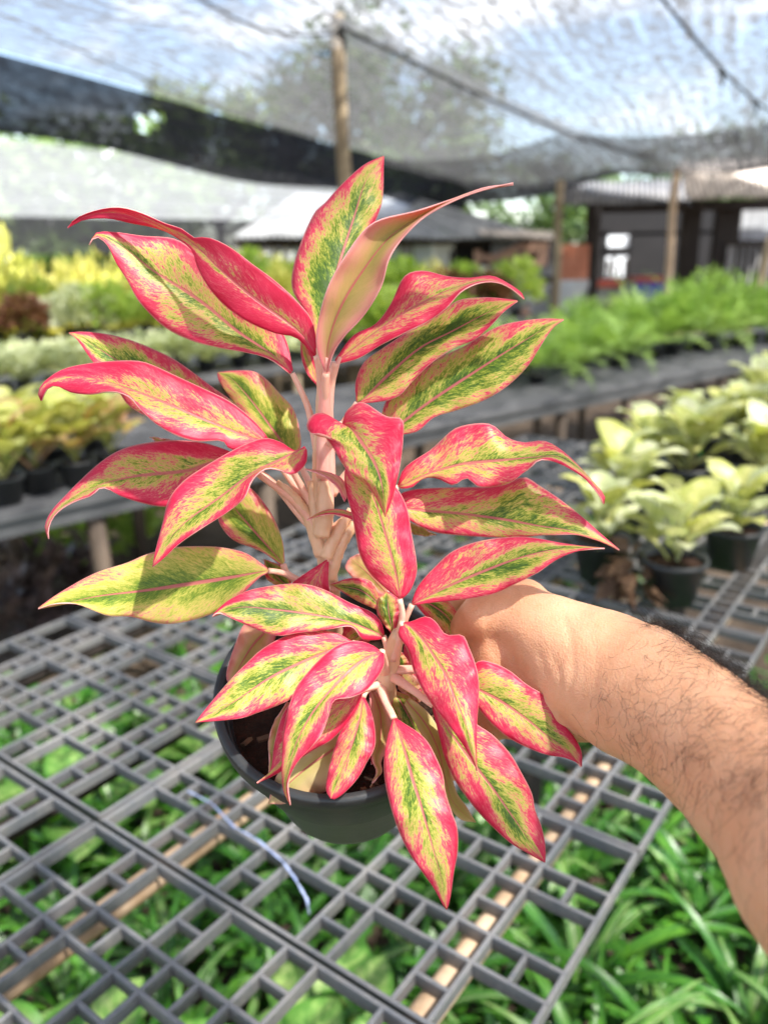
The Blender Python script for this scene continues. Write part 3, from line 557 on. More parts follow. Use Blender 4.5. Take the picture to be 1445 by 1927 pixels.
# ================================================================= the person's hand and forearm
person = thing('person', W(1700, 1740, .26), 'person\'s bare hairy forearm and hand gripping the right side of the pot', 'person')
bpy.context.view_layer.update()
am = MB()
def limb(secs, n=24, sub=5):
    """secs: (x, y, depth, half width px, half thickness m)"""
    S = []; m_ = len(secs)
    ts = [i/((m_-1)*sub) for i in range((m_-1)*sub+1)]
    cs = spline([W(s[0], s[1], s[2]) for s in secs], ts)
    rw = [interp([s[3]*s[2]/F for s in secs], t) for t in ts]; rt_ = [interp([s[4] for s in secs], t) for t in ts]
    vs = []
    k = len(cs)
    for i, c in enumerate(cs):
        t = (cs[min(i+1, k-1)]-cs[max(i-1, 0)]).normalized(); v = (c-CAM).normalized(); v = (v-t*v.dot(t)).normalized(); u = t.cross(v)
        for q in range(n):
            a = 2*math.pi*q/n; vs.append(c+u*(math.cos(a)*rw[i])+v*(math.sin(a)*rt_[i]))
    fs = [(i*n+q, i*n+(q+1) % n, (i+1)*n+(q+1) % n, (i+1)*n+q) for i in range(k-1) for q in range(n)] + [tuple(range(n-1, -1, -1)), tuple((k-1)*n+q for q in range(n))]
    am.add(vs, fs)
def ball(c, r, sc=(1, 1, 1)):
    bm = bmesh.new(); bmesh.ops.create_uvsphere(bm, u_segments=16, v_segments=10, radius=1)
    am.add([c+RT*(v.co.x*r*sc[0])+UP*(v.co.y*r*sc[1])+FW*(v.co.z*r*sc[2]) for v in bm.verts], [[v.index for v in f.verts] for f in bm.faces] if (bm.verts.ensure_lookup_table(), bm.verts.index_update()) else []); bm.free()
def digit(pts, rads):
    c = spline([W(*p) for p in pts], [i/19 for i in range(20)]); am.tube(c, [interp(rads, i/19) for i in range(20)], 14); ball(c[-1], rads[-1]); ball(c[0], rads[0])
limb([(1860, 1850, .215, 290, .043), (1640, 1672, .262, 246, .042), (1464, 1516, .312, 192, .038), (1313, 1379, .360, 133, .0300), (1228, 1318, .385, 119, .0262), (1165, 1284, .405, 116, .0245), (1085, 1234, .428, 122, .0235), (1012, 1184, .446, 108, .0230), (956, 1162, .456, 76, .020), (922, 1160, .460, 46, .016)])
# heel of the palm and palm running back under the pot
limb([(1130, 1330, .418, 66, .021), (1072, 1322, .430, 74, .022), (1000, 1310, .446, 84, .020), (940, 1310, .462, 82, .016), (905, 1315, .470, 70, .012)])
ball(W(906, 1160, .452), .0125, (1.0, 1.15, 1.0)); ball(W(965, 1240, .456), .020, (1.25, 1.2, .8)); ball(W(920, 1250, .464), .014)
digit([(985, 1140, .455), (918, 1152, .453), (884, 1176, .462), (860, 1192, .478)], [.0165, .0135, .0112, .0085])
digit([(960, 1120, .474), (905, 1118, .488), (858, 1132, .504), (822, 1160, .515)], [.0130, .0105, .0092, .0076])
digit([(930, 1270, .468), (885, 1300, .478), (846, 1352, .492), (808, 1395, .506)], [.0125, .0108, .0096, .0078])
digit([(935, 1310, .466), (892, 1345, .472), (850, 1398, .482), (810, 1438, .496)], [.0125, .0108, .0096, .0078])
digit([(950, 1345, .460), (906, 1378, .466), (866, 1428, .474), (828, 1462, .486)], [.0115, .0100, .0088, .0072])
tmp = am.obj('arm_source', M['skin'])
rm = tmp.modifiers.new('r', 'REMESH'); rm.mode = 'VOXEL'; rm.voxel_size = .0023; rm.use_smooth_shade = True
sm_ = tmp.modifiers.new('s', 'SMOOTH'); sm_.factor = .55; sm_.iterations = 9
dg = bpy.context.evaluated_depsgraph_get(); arm_me = bpy.data.meshes.new_from_object(tmp.evaluated_get(dg)); bpy.data.objects.remove(tmp)
arm_me.materials.clear(); arm_me.materials.append(M['skin']); arm_me.polygons.foreach_set('use_smooth', [True]*len(arm_me.polygons))
# creases at the wrist and thumb root: shallow grooves
CRE = [([(1062,1168),(1075,1215),(1078,1262),(1070,1300)], .0011), ([(925,1130),(915,1180),(930,1232),(960,1275)], .0012), ([(1000,1290),(1040,1262),(1066,1228)], .0008), ([(1085,1340),(1120,1352),(1150,1378)], .0011), ([(1040,1240),(1052,1265),(1056,1300)], .0008), ([(1015,1235),(1028,1270)], .0007), ([(1110,1190),(1122,1240),(1118,1300)], .0005)]
CRL = [(spline([(x, y, 0) for x, y in c], [i/30 for i in range(31)]), d) for c, d in CRE]
for v in arm_me.vertices:
    p = v.co-CAM; z = p.dot(FW); x = 722.5+F*p.dot(RT)/z; y = 963.5-F*p.dot(UP)/z
    if 880 < x < 1180 and 1100 < y < 1400 and v.normal.dot(p.normalized()) < -.1:
        for c, d in CRL:
            dm = min((Vector((x, y, 0))-q).length for q in c)
            if dm < 14: v.co -= v.normal*(.55*d*math.exp(-(dm/5.5)**2))
    v.co += v.normal*(.0006*noise.noise(v.co*70))
arm = link('arm', arm_me, person)
# body hair
arm_me.update(); hm = MB(); polys = [p for p in arm_me.polygons]
cand = []
for p in polys:
    q = p.center-CAM; z = q.dot(FW); x = 722.5+F*q.dot(RT)/z; y = 963.5-F*q.dot(UP)/z
    if z <= 0 or x < 1010 or x > 1560 or y > 1860: continue
    f = -p.normal.dot(q.normalized())
    ax = (x-1165)*.777+(y-1290)*.629; pr_ = (x-1165)*.629-(y-1290)*.777      # along / across the arm in the picture
    w = 0.0
    if f > -.55 and f < .35 and pr_ > 40 and ax > -35: w = 3.6
    elif f >= .35 and ax > -70: w = .50*min(1, (ax+70)/140)*(1.0 if pr_ > -60 else .55)
    if w: cand.append((p, w*p.area, f, ax))
tot = [];  s_ = 0
for c_ in cand: s_ += c_[1]; tot.append(s_)
import bisect
axis = (W(1464, 1516, .312)-W(1165, 1284, .405)).normalized()
for k in range(2300):
    p, w, f, ax = cand[bisect.bisect(tot, rnd.random()*s_) if True else 0] if s_ else None
    nrm = p.normal.copy(); t = axis*rnd.uniform(-.2, 1.0)+nrm.cross(axis)*rnd.uniform(-1.0, 1.0); t = (t-nrm*t.dot(nrm)).normalized(); b = nrm.cross(t)
    ln = rnd.uniform(.008, .021)*(1.15 if f < .35 else 1.0); cur = rnd.choice((-1, 1))*rnd.uniform(.8, 2.8); lift = rnd.uniform(.12, .40) if f > .35 else rnd.uniform(.25, .75)
    pts = []; pos = p.center-nrm*.0004; a = 0
    for i in range(8):
        s = i/7; pts.append(pos.copy()); a = cur*s
        pos = pos + (t*math.cos(a)+b*math.sin(a))*(ln/7) + nrm*(ln/7*lift*(1-1.5*s))
    hm.tube(pts, [(.000072 if f > .35 else .000085)*(1-.7*i/7) for i in range(8)], 3, False)
stuff(hm.obj('arm_hair', M['hair'], person))

# ================================================================= background leaf meshes
def bleaf(name, ln, wd, droop, fold, mat, n=8, m=2, tipf=1.0, rise=1.0, stalk=0.0, sw=.003, wave=0.0):
    """a leaf starting at the origin, rising and arching along +Y; stalk joined"""
    mb = MB(); rows = []; uvs = []
    ang = rise; p = Vector((0, 0, 0)); steps = n
    path = [p.copy()]; angs = [ang]
    if stalk:
        p = p+Vector((0, math.cos(ang), math.sin(ang)))*stalk
        base = p.copy(); path = [p.copy()]
    for i in range(steps):
        ang2 = ang-droop*((i+1)/steps)**1.3; p = p+Vector((0, math.cos(ang2), math.sin(ang2)))*(ln/steps); path.append(p.copy()); angs.append(ang2)
    for i, q in enumerate(path):
        t = i/steps; w = wd*(math.sin(math.pi*min(t**.72, 1))**.8 if tipf == 1.0 else (min(1, t*6)*(1-t**3)))+.0008
        up = Vector((0, -math.sin(angs[i]), math.cos(angs[i])))
        rows.append([q+Vector((1, 0, 0))*(w*j/m)+up*(abs(j/m)*w*fold+wave*w*math.sin(t*14+j)) for j in range(-m, m+1)]); uvs.append([(j/m, t) for j in range(-m, m+1)])
    mb.grid(rows, uvs)
    if stalk:
        b0 = len(mb.v); mb.tube([(0, 0, 0), tuple(base*.5+Vector((0, 0, .004))), tuple(base+Vector((0, .004, .001)))], sw, 5); mb.uv += [(0, .4)]*(len(mb.v)-b0)
    return mb.mesh(name, mat)
def bush_mesh(name, n, rx, rz, ls, mat, up=.5, wid=.42, shell=.55, seed=0, flat=False):
    r = random.Random(seed); m = MB()
    for k in range(n):
        a = r.uniform(0, 6.283); u = r.uniform(-.35, 1); q = math.sqrt(max(0, 1-u*u)); s = r.uniform(shell, 1.0)*(1+.18*noise.noise(Vector((math.cos(a)*q*2, math.sin(a)*q*2, u*2+seed))))
        c = Vector((math.cos(a)*q*rx*s, math.sin(a)*q*rx*s, rz*.42+u*rz*.58*s))
        d = Vector((math.cos(a)*q, math.sin(a)*q, u*.6+up)).normalized(); d = (d+Vector((r.uniform(-.6, .6), r.uniform(-.6, .6), r.uniform(-.6, .4)))).normalized()
        w = d.cross(Vector((r.uniform(-1, 1), r.uniform(-1, 1), r.uniform(-.2, 1)))).normalized(); l = ls*r.uniform(.65, 1.25); b = len(m.v)
        nn = d.cross(w)
        m.v += [tuple(c), tuple(c+d*l*.45-w*l*wid+nn*l*.08), tuple(c+d*l), tuple(c+d*l*.45+w*l*wid+nn*l*.08)]; m.uv += [(0, 0), (-1, .5), (0, 1), (1, .5)]
        m.f += [(b, b+1, b+2), (b, b+2, b+3)]
    return m.mesh(name, mat)
# strap-leaved plants covering the ground -------------------------
strapV = [bleaf('leaf', rnd.uniform(.26, .42), rnd.uniform(.010, .015), rnd.uniform(1.2, 2.2), .35, M['strap'] if k < 6 else M['strap_var'], 12, 2, 2.0, rnd.uniform(1.0, 1.35)) for k in range(9)]
def rotz_m(loc, rz, rx=0, s=1.0): return Matrix.Translation(loc) @ Matrix.Rotation(rz, 4, 'Z') @ Matrix.Rotation(rx, 4, 'X') @ Matrix.Scale(s, 4)
def strap_plant(loc, s, nl, label, group):
    e = thing('strap_leaf_plant', loc, label, 'plant', group, rnd.uniform(0, 6.28))
    for k in range(nl):
        child('leaf', rnd.choice(strapV), e, rotz_m((rnd.uniform(-.012, .012), rnd.uniform(-.012, .012), 0), k*2.4+rnd.uniform(-.3, .3), rnd.uniform(-.12, .3), s*rnd.uniform(.72, 1.08)))
    return e
spots = []
def try_spot(x, y, dmin):
    for a, b in spots:
        if (a-x)**2+(b-y)**2 < dmin*dmin: return False
    spots.append((x, y)); return True
for k in range(1500):
    x, y = rnd.uniform(-1.25, 1.7), rnd.uniform(.12, 2.3)
    d = Vector((x, y, .2))-CAM; z = d.dot(FW); px = 722.5+F*d.dot(RT)/z; py = 963.5-F*d.dot(UP)/z
    if z < .2 or px < -250 or px > 1700 or py > 2350 or py < 1120: continue
    if not try_spot(x, y, .152): continue
    right = px > 1040 and py > 1450
    strap_plant((x, y, .0), rnd.uniform(.85, 1.15)*(1.1 if right else 1), 15 if right else 13, 'green strap-leaved plant growing in the open ground right of the grating' if right else 'green strap-leaved plant on the ground seen through the grating', 'strap-leaved plants right of the bench' if right else 'strap-leaved plants under the grating')
for k in range(400):     # dark growth under the second row of benches
    x = rnd.uniform(-1.2, 5.4); y = 2.5+x*.86+rnd.uniform(-.25, 1.1)
    if try_spot(x, y, .27): strap_plant((x, y, 0), rnd.uniform(1.1, 1.5), 10, 'dark green strap-leaved plant under the mesh-topped bench', 'strap-leaved plants under the second bench')
# low ground cover filling the soil between the plants
gc = MB(); rg_ = random.Random(5)
for k in range(9000):
    x, y = rg_.uniform(-1.5, 2.1), rg_.uniform(.05, 2.4); z = rg_.uniform(.01, .15)*(.5+.5*noise.noise(Vector((x*4, y*4, 0)))+.3); a = rg_.uniform(0, 6.28); d = Vector((math.cos(a), math.sin(a), rg_.uniform(-.2, .9))).normalized(); w = d.cross(Vector((rg_.uniform(-.4, .4), rg_.uniform(-.4, .4), 1))).normalized(); l = rg_.uniform(.025, .075); wd = l*rg_.uniform(.14, .38); c0 = Vector((x, y, max(z, .004))); b = len(gc.v)
    gc.v += [tuple(c0), tuple(c0+d*l*.5-w*wd), tuple(c0+d*l), tuple(c0+d*l*.5+w*wd)]; gc.uv += [(0, 0), (-1, .5), (0, 1), (1, .5)]; gc.f += [(b, b+1, b+2), (b, b+2, b+3)]
go = stuff(gc.obj('ground_cover', M['strap'])); go['label'] = 'low dark green weeds covering the soil under the grating'; go['category'] = 'ground cover'
# broad mottled plants under the grating
calV = [bleaf('leaf', .13*s, .055*s, 1.1, .15, M['caladium'], 8, 3, 1.0, 1.0, .10, .003, .03) for s in (.8, 1.0, 1.15)]
for (px, py, z, lb) in ((470, 1880, .40, 'pale mottled broad leaves under the grating at the bottom edge, left of centre'), (690, 1905, .34, 'pale mottled broad leaves under the grating at the bottom edge, right of centre'), (165, 1335, .42, 'pale mottled broad leaves under the grating in its left third'), (390, 1245, .42, 'pale mottled broad leaves under the grating just left of the pot rim'), (30, 1850, .42, 'bright mottled broad leaves in the bottom left corner under the grating'), (640, 1800, .3, 'mottled broad leaves in the dark below the pot')):
    p = on_z(px, py, z); e = thing('broad_leaf_plant', (p.x, p.y, z-.26), lb, 'plant')
    e.location.z = 0; s = z/.26
    for k in range(8): child('leaf', rnd.choice(calV), e, rotz_m((0, 0, 0), k*2.4, rnd.uniform(-.1, .25), s*rnd.uniform(.8, 1.0)))

# ================================================================= potted plants on the benches
potc = {}
def pot_mesh(r, h):
    k = (r, h)
    if k not in potc:
        m = MB(); n = 22; prof = [(.001, 0), (r*.72, 0), (r*.97, h*.86), (r*1.04, h*.87), (r*1.06, h), (r*.97, h), (r*.94, h*.86)]
        for (q, z) in prof:
            for i in range(n): m.v.append((math.cos(2*math.pi*i/n)*q, math.sin(2*math.pi*i/n)*q, z))
        m.f = [(j*n+i, j*n+(i+1) % n, (j+1)*n+(i+1) % n, (j+1)*n+i) for j in range(len(prof)-1) for i in range(n)]
        s = MB(); s.v = [(math.cos(2*math.pi*i/n)*r*.96, math.sin(2*math.pi*i/n)*r*.96, 0) for i in range(n)]+[(0, 0, .006)]; s.f = [(i, (i+1) % n, n) for i in range(n)]
        potc[k] = (m.mesh('plant_pot', M['pot']), s.mesh('soil', M['soil']))
    return potc[k]
def bench_plant(loc, kind, label, r=.062, h=.10, nl=14, s=1.0, group=None, meshes=None):
    e = thing('potted_plant', loc, label, 'potted plant', group, rnd.uniform(0, 6.28)); pmesh, smesh = pot_mesh(r, h)
    p = child('plant_pot', pmesh, e); q = child('soil', smesh, p, Matrix.Translation((0, 0, h*.86)))
    for k in range(nl):
        lvl = k/nl; child('leaf', rnd.choice(meshes), e, rotz_m((rnd.uniform(-.012, .012), rnd.uniform(-.012, .012), h*.86+lvl*.07*s), k*2.4+rnd.uniform(-.3, .3), rnd.uniform(-.15, .15)+lvl*.42, s*rnd.uniform(.85, 1.1)))
    return e
agV = [bleaf('leaf', .094*s, .031*s, rnd.uniform(.6, 1.5), .22, M['aglao'] if k % 3 else M['aglao_y'], 8, 3, 1.0, .80, .046, .003, .06) for k, s in enumerate((.75, .95, 1.1, 1.2, 1.0, .85))]
agP = [bleaf('leaf', .12*s, .036*s, rnd.uniform(.7, 1.3), .22, M['aglao_y'] if k % 3 else M['aglao_p'], 8, 3, 1.0, .75, .07, .0032, .05) for k, s in enumerate((.85, .95, 1.05, 1.1, 1.0, .9))]
RP = [(1262, 1128, 'pale green variegated potted plant nearest the forearm, with a low grey-black pot', 1.0, 11), (1372, 1062, 'pale green variegated potted plant at the right, behind and right of the nearest one', 1.0, 12), (1128, 1085, 'pale green potted plant half hidden by the long leaf tips above the wrist', .95, 10), (1165, 1010, 'tall pale yellow-green potted plant left of the bench group, beside the drooping pink leaf tip', 1.25, 16),
      (1290, 935, 'yellow-green potted plant in the middle of the bench group with its black pot showing', 1.15, 16), (1425, 950, 'pale potted plant at the right picture edge, below the tallest foliage', 1.1, 14), (1395, 868, 'yellow-green potted plant at the right picture edge in the back of the bench group', 1.2, 16), (1215, 925, 'pale potted plant in the second row of the bench group, left', 1.0, 14), (1350, 868, 'yellow-green potted plant in the back row of the bench group, centre right', 1.15, 15), (1285, 865, 'pale yellow potted plant in the back row of the bench group, below the mesh bench', 1.05, 14), (1455, 800, 'tall pale potted plant at the far right in the last row of the bench group', 1.25, 15), (1420, 815, 'pale yellow potted plant in the last row of the bench group', 1.2, 15), (1500, 880, 'pale green potted plant cut off by the right picture edge', 1.2, 14)]
for (px, py, lb, s, nl) in RP:
    p = on_z(px, py, TZ+.001); bench_plant(p, 'a', lb, .064 if s < 1.1 else .068, .095, nl+6, s*(.98 if py > 1000 else 1.1)*rnd.uniform(.88, 1.1), None, agV)
# fallen leaf and dry leaf litter beside the nearest pot
p = on_z(1095, 1105, TZ+.02); o = MB()
fl = bleaf('leaf', .12, .022, .5, .3, M['aglao_y'], 8, 3); e = link('fallen_leaf', fl); e.location = on_z(1165, 1050, TZ+.045); e.rotation_euler = (R(-18), R(10), R(140)); tag(e, 'pale withered leaf drooping between the pots above the wrist', 'leaf')
dry = bush_mesh('foliage', 90, .05, .11, .05, M['dry'], -.6, .35, .5, 91); e = thing('dried_leaves', on_z(1195, 1125, TZ+.001), 'brown withered leaf clump hanging beside the nearest bench pot', 'dried leaves'); stuff(child('foliage', dry, e))
# second bench row
E0, E1 = on_z(0, 972, TZ), on_z(1445, 670, TZ); BDIR = (E1-E0).normalized(); BN = Vector((-BDIR.y, BDIR.x, 0))
def b2(s, w, z=0): return E0 + BDIR*s + BN*w + Vector((0, 0, z))
LEN = (E1-E0).length
bench = thing('mesh_top_bench', b2(LEN/2, .6)*1, 'long bench with a grey-black mesh top running across the picture behind the plant', 'bench'); bench.location.z = 0
bpy.context.view_layer.update()
BR = Matrix((BDIR, BN, Vector((0, 0, 1)))).transposed()
seg = 0; s0 = -1.6
while s0 < LEN+3:
    m = MB(); m.box(b2(s0+.60, .6, -.012), (1.19, 1.2, .02), BR); m.obj('top_panel', M['mesh_top'], bench, False); s0 += 1.2
    # surface ribs
mm = MB(); s0 = -1.6
for k in range(28): mm.box(b2(LEN/2+.7, .02+k*.043, .0012), (LEN+4.6, .010, .006), BR)
mm.obj('mesh_ribs', M['mesh_top'], bench, False).name = 'mesh_rib_field'
for w in (.03, 1.17):
    m = MB(); m.box(b2(LEN/2+.7, w, -.05), (LEN+4.6, .03, .05), BR); m.obj('rail', M['mesh_top'], bench, False)
s0 = -.9
while s0 < LEN+2.5:
    for w in (.06, 1.13):
        m = MB(); q = b2(s0+rnd.uniform(-.05, .05), w); m.tube([(q.x, q.y, -.02), (q.x+rnd.uniform(-.02, .02), q.y, .4), (q.x, q.y, TZ-.07)], .03, 9); m.obj('leg', M['bark'], bench)
    s0 += .62
LP = [(15, 945, 1.05, 'pinkish yellow potted plant at the left picture edge on the mesh bench'), (75, 925, 1.1, 'yellow-green potted plant on the mesh bench, second from the left edge'), (150, 912, 1.1, 'yellow-green potted plant on the mesh bench below the drooping pink leaf'), (215, 895, 1.0, 'yellow-green potted plant on the mesh bench, rightmost of the left group'), (110, 880, 1.0, 'yellow potted plant in the second row of the left group on the mesh bench'), (30, 892, 1.1, 'pinkish potted plant in the second row of the left group'), (185, 862, .9, 'small yellow-green potted plant at the back of the left group on the mesh bench'), (-40, 930, 1.1, 'potted plant cut off by the left picture edge on the mesh bench')]
for (px, py, s, lb) in LP:
    bench_plant(on_z(px, py, TZ+.006), 'p', lb, .058, .085, 15, s*1.12, None, agP)
# feathery ferns and small bushes: foliage reads as one mass each
def fern_mesh(seed, mat, fr=46, ln=.42):
    r = random.Random(seed); m = MB()
    for k in range(fr):
        a = r.uniform(0, 6.283); rise = r.uniform(.55, 1.5); p = Vector((0, 0, .02)); h = Vector((math.cos(a), math.sin(a), 0)); L_ = ln*r.uniform(.6, 1.1); dr = r.uniform(.6, 1.9)
        for i in range(20):
            t = i/19; an = rise-dr*t**1.4; d = h*math.cos(an)+Vector((0, 0, math.sin(an))); p = p+d*(L_/20)
            if i < 3: continue
            for s in (-1, 1):
                w = (h.cross(Vector((0, 0, 1)))*s+d*.5+Vector((0, 0, r.uniform(-.5, .5)))).normalized(); l = .040*math.sin(math.pi*min(1, (t+.1)*.85))*r.uniform(.7, 1.2)+.006; b = len(m.v); v = d*(l*.16)
                m.v += [tuple(p-v), tuple(p+w*l), tuple(p+v)]; m.uv += [(-1, 0), (0, 1), (1, 0)]; m.f.append((b, b+1, b+2))
    return m.mesh('foliage', mat)
def massed(name, loc, mesh, label, cat, group, s=1.0, pot=None, sz=None):
    e = thing(name, loc, label, cat, group, rnd.uniform(0, 6.28)); h = 0
    if pot:
        pm1, sm1 = pot_mesh(*pot); p = child('plant_pot', pm1, e); child('soil', sm1, p, Matrix.Translation((0, 0, pot[1]*.86))); h = pot[1]*.7
    o = child('foliage', mesh, e, Matrix.Translation((0, 0, h)) @ Matrix.Diagonal((s, s, sz or s, 1))); stuff(o); return e
fernV = [fern_mesh(k, M['fern']) for k in range(3)]
for k, (px, py, s) in enumerate([(1010, 722, .95), (1085, 706, 1.0), (985, 700, .9), (1160, 690, 1.0), (1060, 682, .95), (1235, 672, 1.25), (1300, 660, 1.3), (1370, 650, 1.1), (1130, 668, 1.0), (1420, 640, 1.0), (1190, 655, 1.15), (905, 735, .8), (930, 705, .9), (1270, 648, 1.2), (1340, 640, 1.2)]):
    lb = {0: 'feathery light green fern on the mesh bench, nearest the long right-hand leaf', 5: 'tall feathery green fern on the mesh bench, left of the leaning post', 6: 'tallest feathery green fern on the mesh bench in front of the dark shed', 7: 'feathery fern on the mesh bench by the right picture edge'}.get(k, 'feathery light green fern on the mesh bench in front of the sheds')
    massed('fern', on_z(px, py, TZ+.004), fernV[k % 3], lb, 'fern', 'ferns on the mesh bench' if k not in (0, 5, 6, 7) else None, s*1.3, (.055, .06), s*1.05)
rb = [bush_mesh('foliage', 900, .26, .52, .045, M['fern'], .5, .30, .35, 60+k) for k in range(3)]
for k, (px, py, sc, lb) in enumerate([(1175, 676, .66, 'rounded fine-leaved green bush on the mesh bench below the blue crate'), (1262, 668, .85, 'rounded green bush on the mesh bench at the foot of the pale slanting post'), (1325, 660, .98, 'tallest rounded green bush on the mesh bench in front of the open shed'), (1395, 652, .85, 'rounded green bush on the mesh bench near the leaning pole'), (1450, 646, .8, 'rounded green bush on the mesh bench cut by the right picture edge'), (1090, 690, .7, 'small rounded green bush on the mesh bench among the ferns, below the terracotta panel')]):
    massed('potted_bush', on_z(px, py, TZ+.004), rb[k % 3], lb, 'bush', None, sc, (.07, .09), sc*1.05)
# left: benches with dense rows, farther back
def plain_bench(px0, px1, y0, y1, depth, label):
    a, b = on_z(px0, y0, TZ), on_z(px1, y1, TZ); d = (b-a); L_ = d.length; d.normalize(); n = Vector((-d.y, d.x, 0)); rot = Matrix((d, n, Vector((0, 0, 1)))).transposed()
    e = thing('plant_bench', a+d*L_/2+n*depth/2-Vector((0, 0, TZ)), label, 'bench'); bpy.context.view_layer.update()
    m = MB(); m.box(a+d*L_/2+n*depth/2-Vector((0, 0, .03)), (L_, depth, .05), rot); m.obj('top_panel', M['mesh_top'], e, False)
    s = .2
    while s < L_:
        for w in (.05, depth-.05):
            q = a+d*s+n*w; mm = MB(); mm.tube([(q.x, q.y, -.02), (q.x, q.y, TZ-.055)], .03, 8); mm.obj('leg', M['wood_post'], e)
        s += 1.1
    return a, d, n, L_
a3, d3, n3, L3 = plain_bench(-120, 900, 772, 640, 1.1, 'dark bench carrying the silvery plants behind the left group')
a4, d4, n4, L4 = plain_bench(-220, 1000, 668, 596, 1.3, 'dark bench carrying the maroon and green plants farther left')
silV = [bush_mesh('foliage', 330, .17, .24, .055, M['silver'], .6, .4, .5, k) for k in range(3)]
colV = [bush_mesh('foliage', 360, .27, .42, .085, M['coleus'], .3, .45, .5, 10+k) for k in range(2)]
grnV = [bush_mesh('foliage', 420, .32, .50, .085, M['greenbush'], .4, .42, .5, 20+k) for k in range(3)]
yelV = [bush_mesh('foliage', 520, .45, .90, .10, M['yellowbush'], .4, .40, .5, 30+k) for k in range(3)]
s = .15; k = 0
while s < L3:
    for w in (.2, .62):
        massed('potted_plant', a3+d3*(s+rnd.uniform(-.05, .05))+n3*w, silV[k % 3] if s < L3*.55 else grnV[k % 3], 'low silvery green potted plant on the dark bench behind the left group' if s < L3*.55 else 'green bushy potted plant on the dark bench behind the pink plant', 'potted plant', 'silvery plants on the dark bench' if s < L3*.55 else 'green plants on the dark bench behind the main plant', rnd.uniform(1.15, 1.4)*(1.0 if s < L3*.55 else .62), (.06, .08), .78 if s < L3*.55 else .8); k += 1
    s += .27
s = .1
while s < L4:
    for w in (.22, .72):
        c_ = rnd.choice((0, 0, 1, 1, 2, 3, 3)); ms, kd = ((grnV, 'bright green'), (colV, 'maroon-leaved'), (silV, 'silvery'), (yelV, 'yellow-green'))[c_]; f_ = (1, 1, 1.7, .62)[c_]*rnd.uniform(.72, 1.2)
        massed('potted_plant', a4+d4*(s+rnd.uniform(-.12, .12))+n4*(w+rnd.uniform(-.1, .1)), ms[k % len(ms)], kd+' bushy potted plant in the mixed rows at left', 'potted plant', kd+' plants in the left rows', f_, (.08, .1), f_*rnd.uniform(.8, 1.25)); k += 1
    s += .36
# golden row
for k in range(26):
    t = k/25; px = lerp(-120, 820, t)+rnd.uniform(-12, 12); Y = lerp(8.2, 11.0, t)+rnd.uniform(0, .7)
    p = at_y(px, 520, Y); p.z = 0
    massed('golden_shrub', p, yelV[k % 3], 'golden yellow shrub in the row along the back left', 'shrub', 'golden shrubs at the back left', rnd.uniform(.9, 1.35), None, (1.55 if px < 560 else 1.22)*rnd.uniform(.88, 1.12))
p = at_y(-15, 520, 8.0); p.z = 0
massed('golden_shrub', p, yelV[0], 'tallest yellow-green shrub at the left picture edge', 'shrub', None, 1.0, None, 1.95)
# brown and purple foliage in the dark aisle at the lower left
prp = bush_mesh('foliage', 160, .22, .30, .085, leafy('dusky_leaf', (.05, .035, .035), (.12, .08, .075), (.22, .15, .14), None, .5, .25), .4, .45, .4, 77)
for k, (px, py) in enumerate([(30, 1205), (120, 1150), (10, 1100), (60, 1020), (180, 1060), (260, 1010)]):
    massed('low_plant', on_z(px, py, 0) if py < 1100 else on_z(px, py, .0), prp if k < 3 else grnV[k % 3], 'dusky brown-purple plant low in the aisle at the lower left' if k < 3 else 'dark green plant in the shade under the left end of the mesh bench', 'plant', 'dusky plants in the aisle' if k < 3 else 'plants shaded by the mesh bench', .9)

# ================================================================= posts, cords and shade nets
def post(name, px0, py0, px1, py1, Y, r, mat, label):
    a = at_y(px0, py0, Y); b = at_y(px1, py1, Y); g0 = a+(a-b)*((a.z+.05)/max(b.z-a.z, .1)); m = MB()
    c = [g0.lerp(b, i/8)+Vector((math.sin(i*1.7)*.006, 0, 0)) for i in range(9)]
    m.tube(c, [r*(1.08-.02*i)*(1+.04*math.sin(i*2.9)) for i in range(9)], 12); return tag(m.obj(name, M[mat], None), label, 'post')
post('wooden_post', 649, 345, 633, 26, 6.6, .056, 'wood_post', 'weathered round wooden post rising behind the plant to the net roof')
post('wooden_post', 1044, 588, 1054, 338, 11.0, .055, 'wood_post', 'pale green-brown post in front of the terracotta panel')
post('wooden_post', 1254, 566, 1272, 318, 10.0, .046, 'wood_pale', 'pale slanting bamboo post in front of the dark shed')
post('wooden_post', 1112, 610, 1124, 385, 12.5, .07, 'wood_dark', 'dark post between the terracotta panel and the bright opening')
post('wooden_post', 1412, 590, 1452, 445, 7.5, .045, 'wood_post', 'leaning thin pole at the right picture edge')
NZ = 3.0
e0, e1 = on_z(0, 97, NZ), on_z(640, 277, NZ-.05); ed = (e1-e0); ed.z = 0; el = ed.length; ed.normalize(); en = Vector((ed.y, -ed.x, 0))
far_s = (on_z(940, 340, NZ-.1)-e0).dot(ed)
fp = on_z(1445, 286, NZ-.22)-e0; far2 = (fp.dot(ed), fp.dot(en))
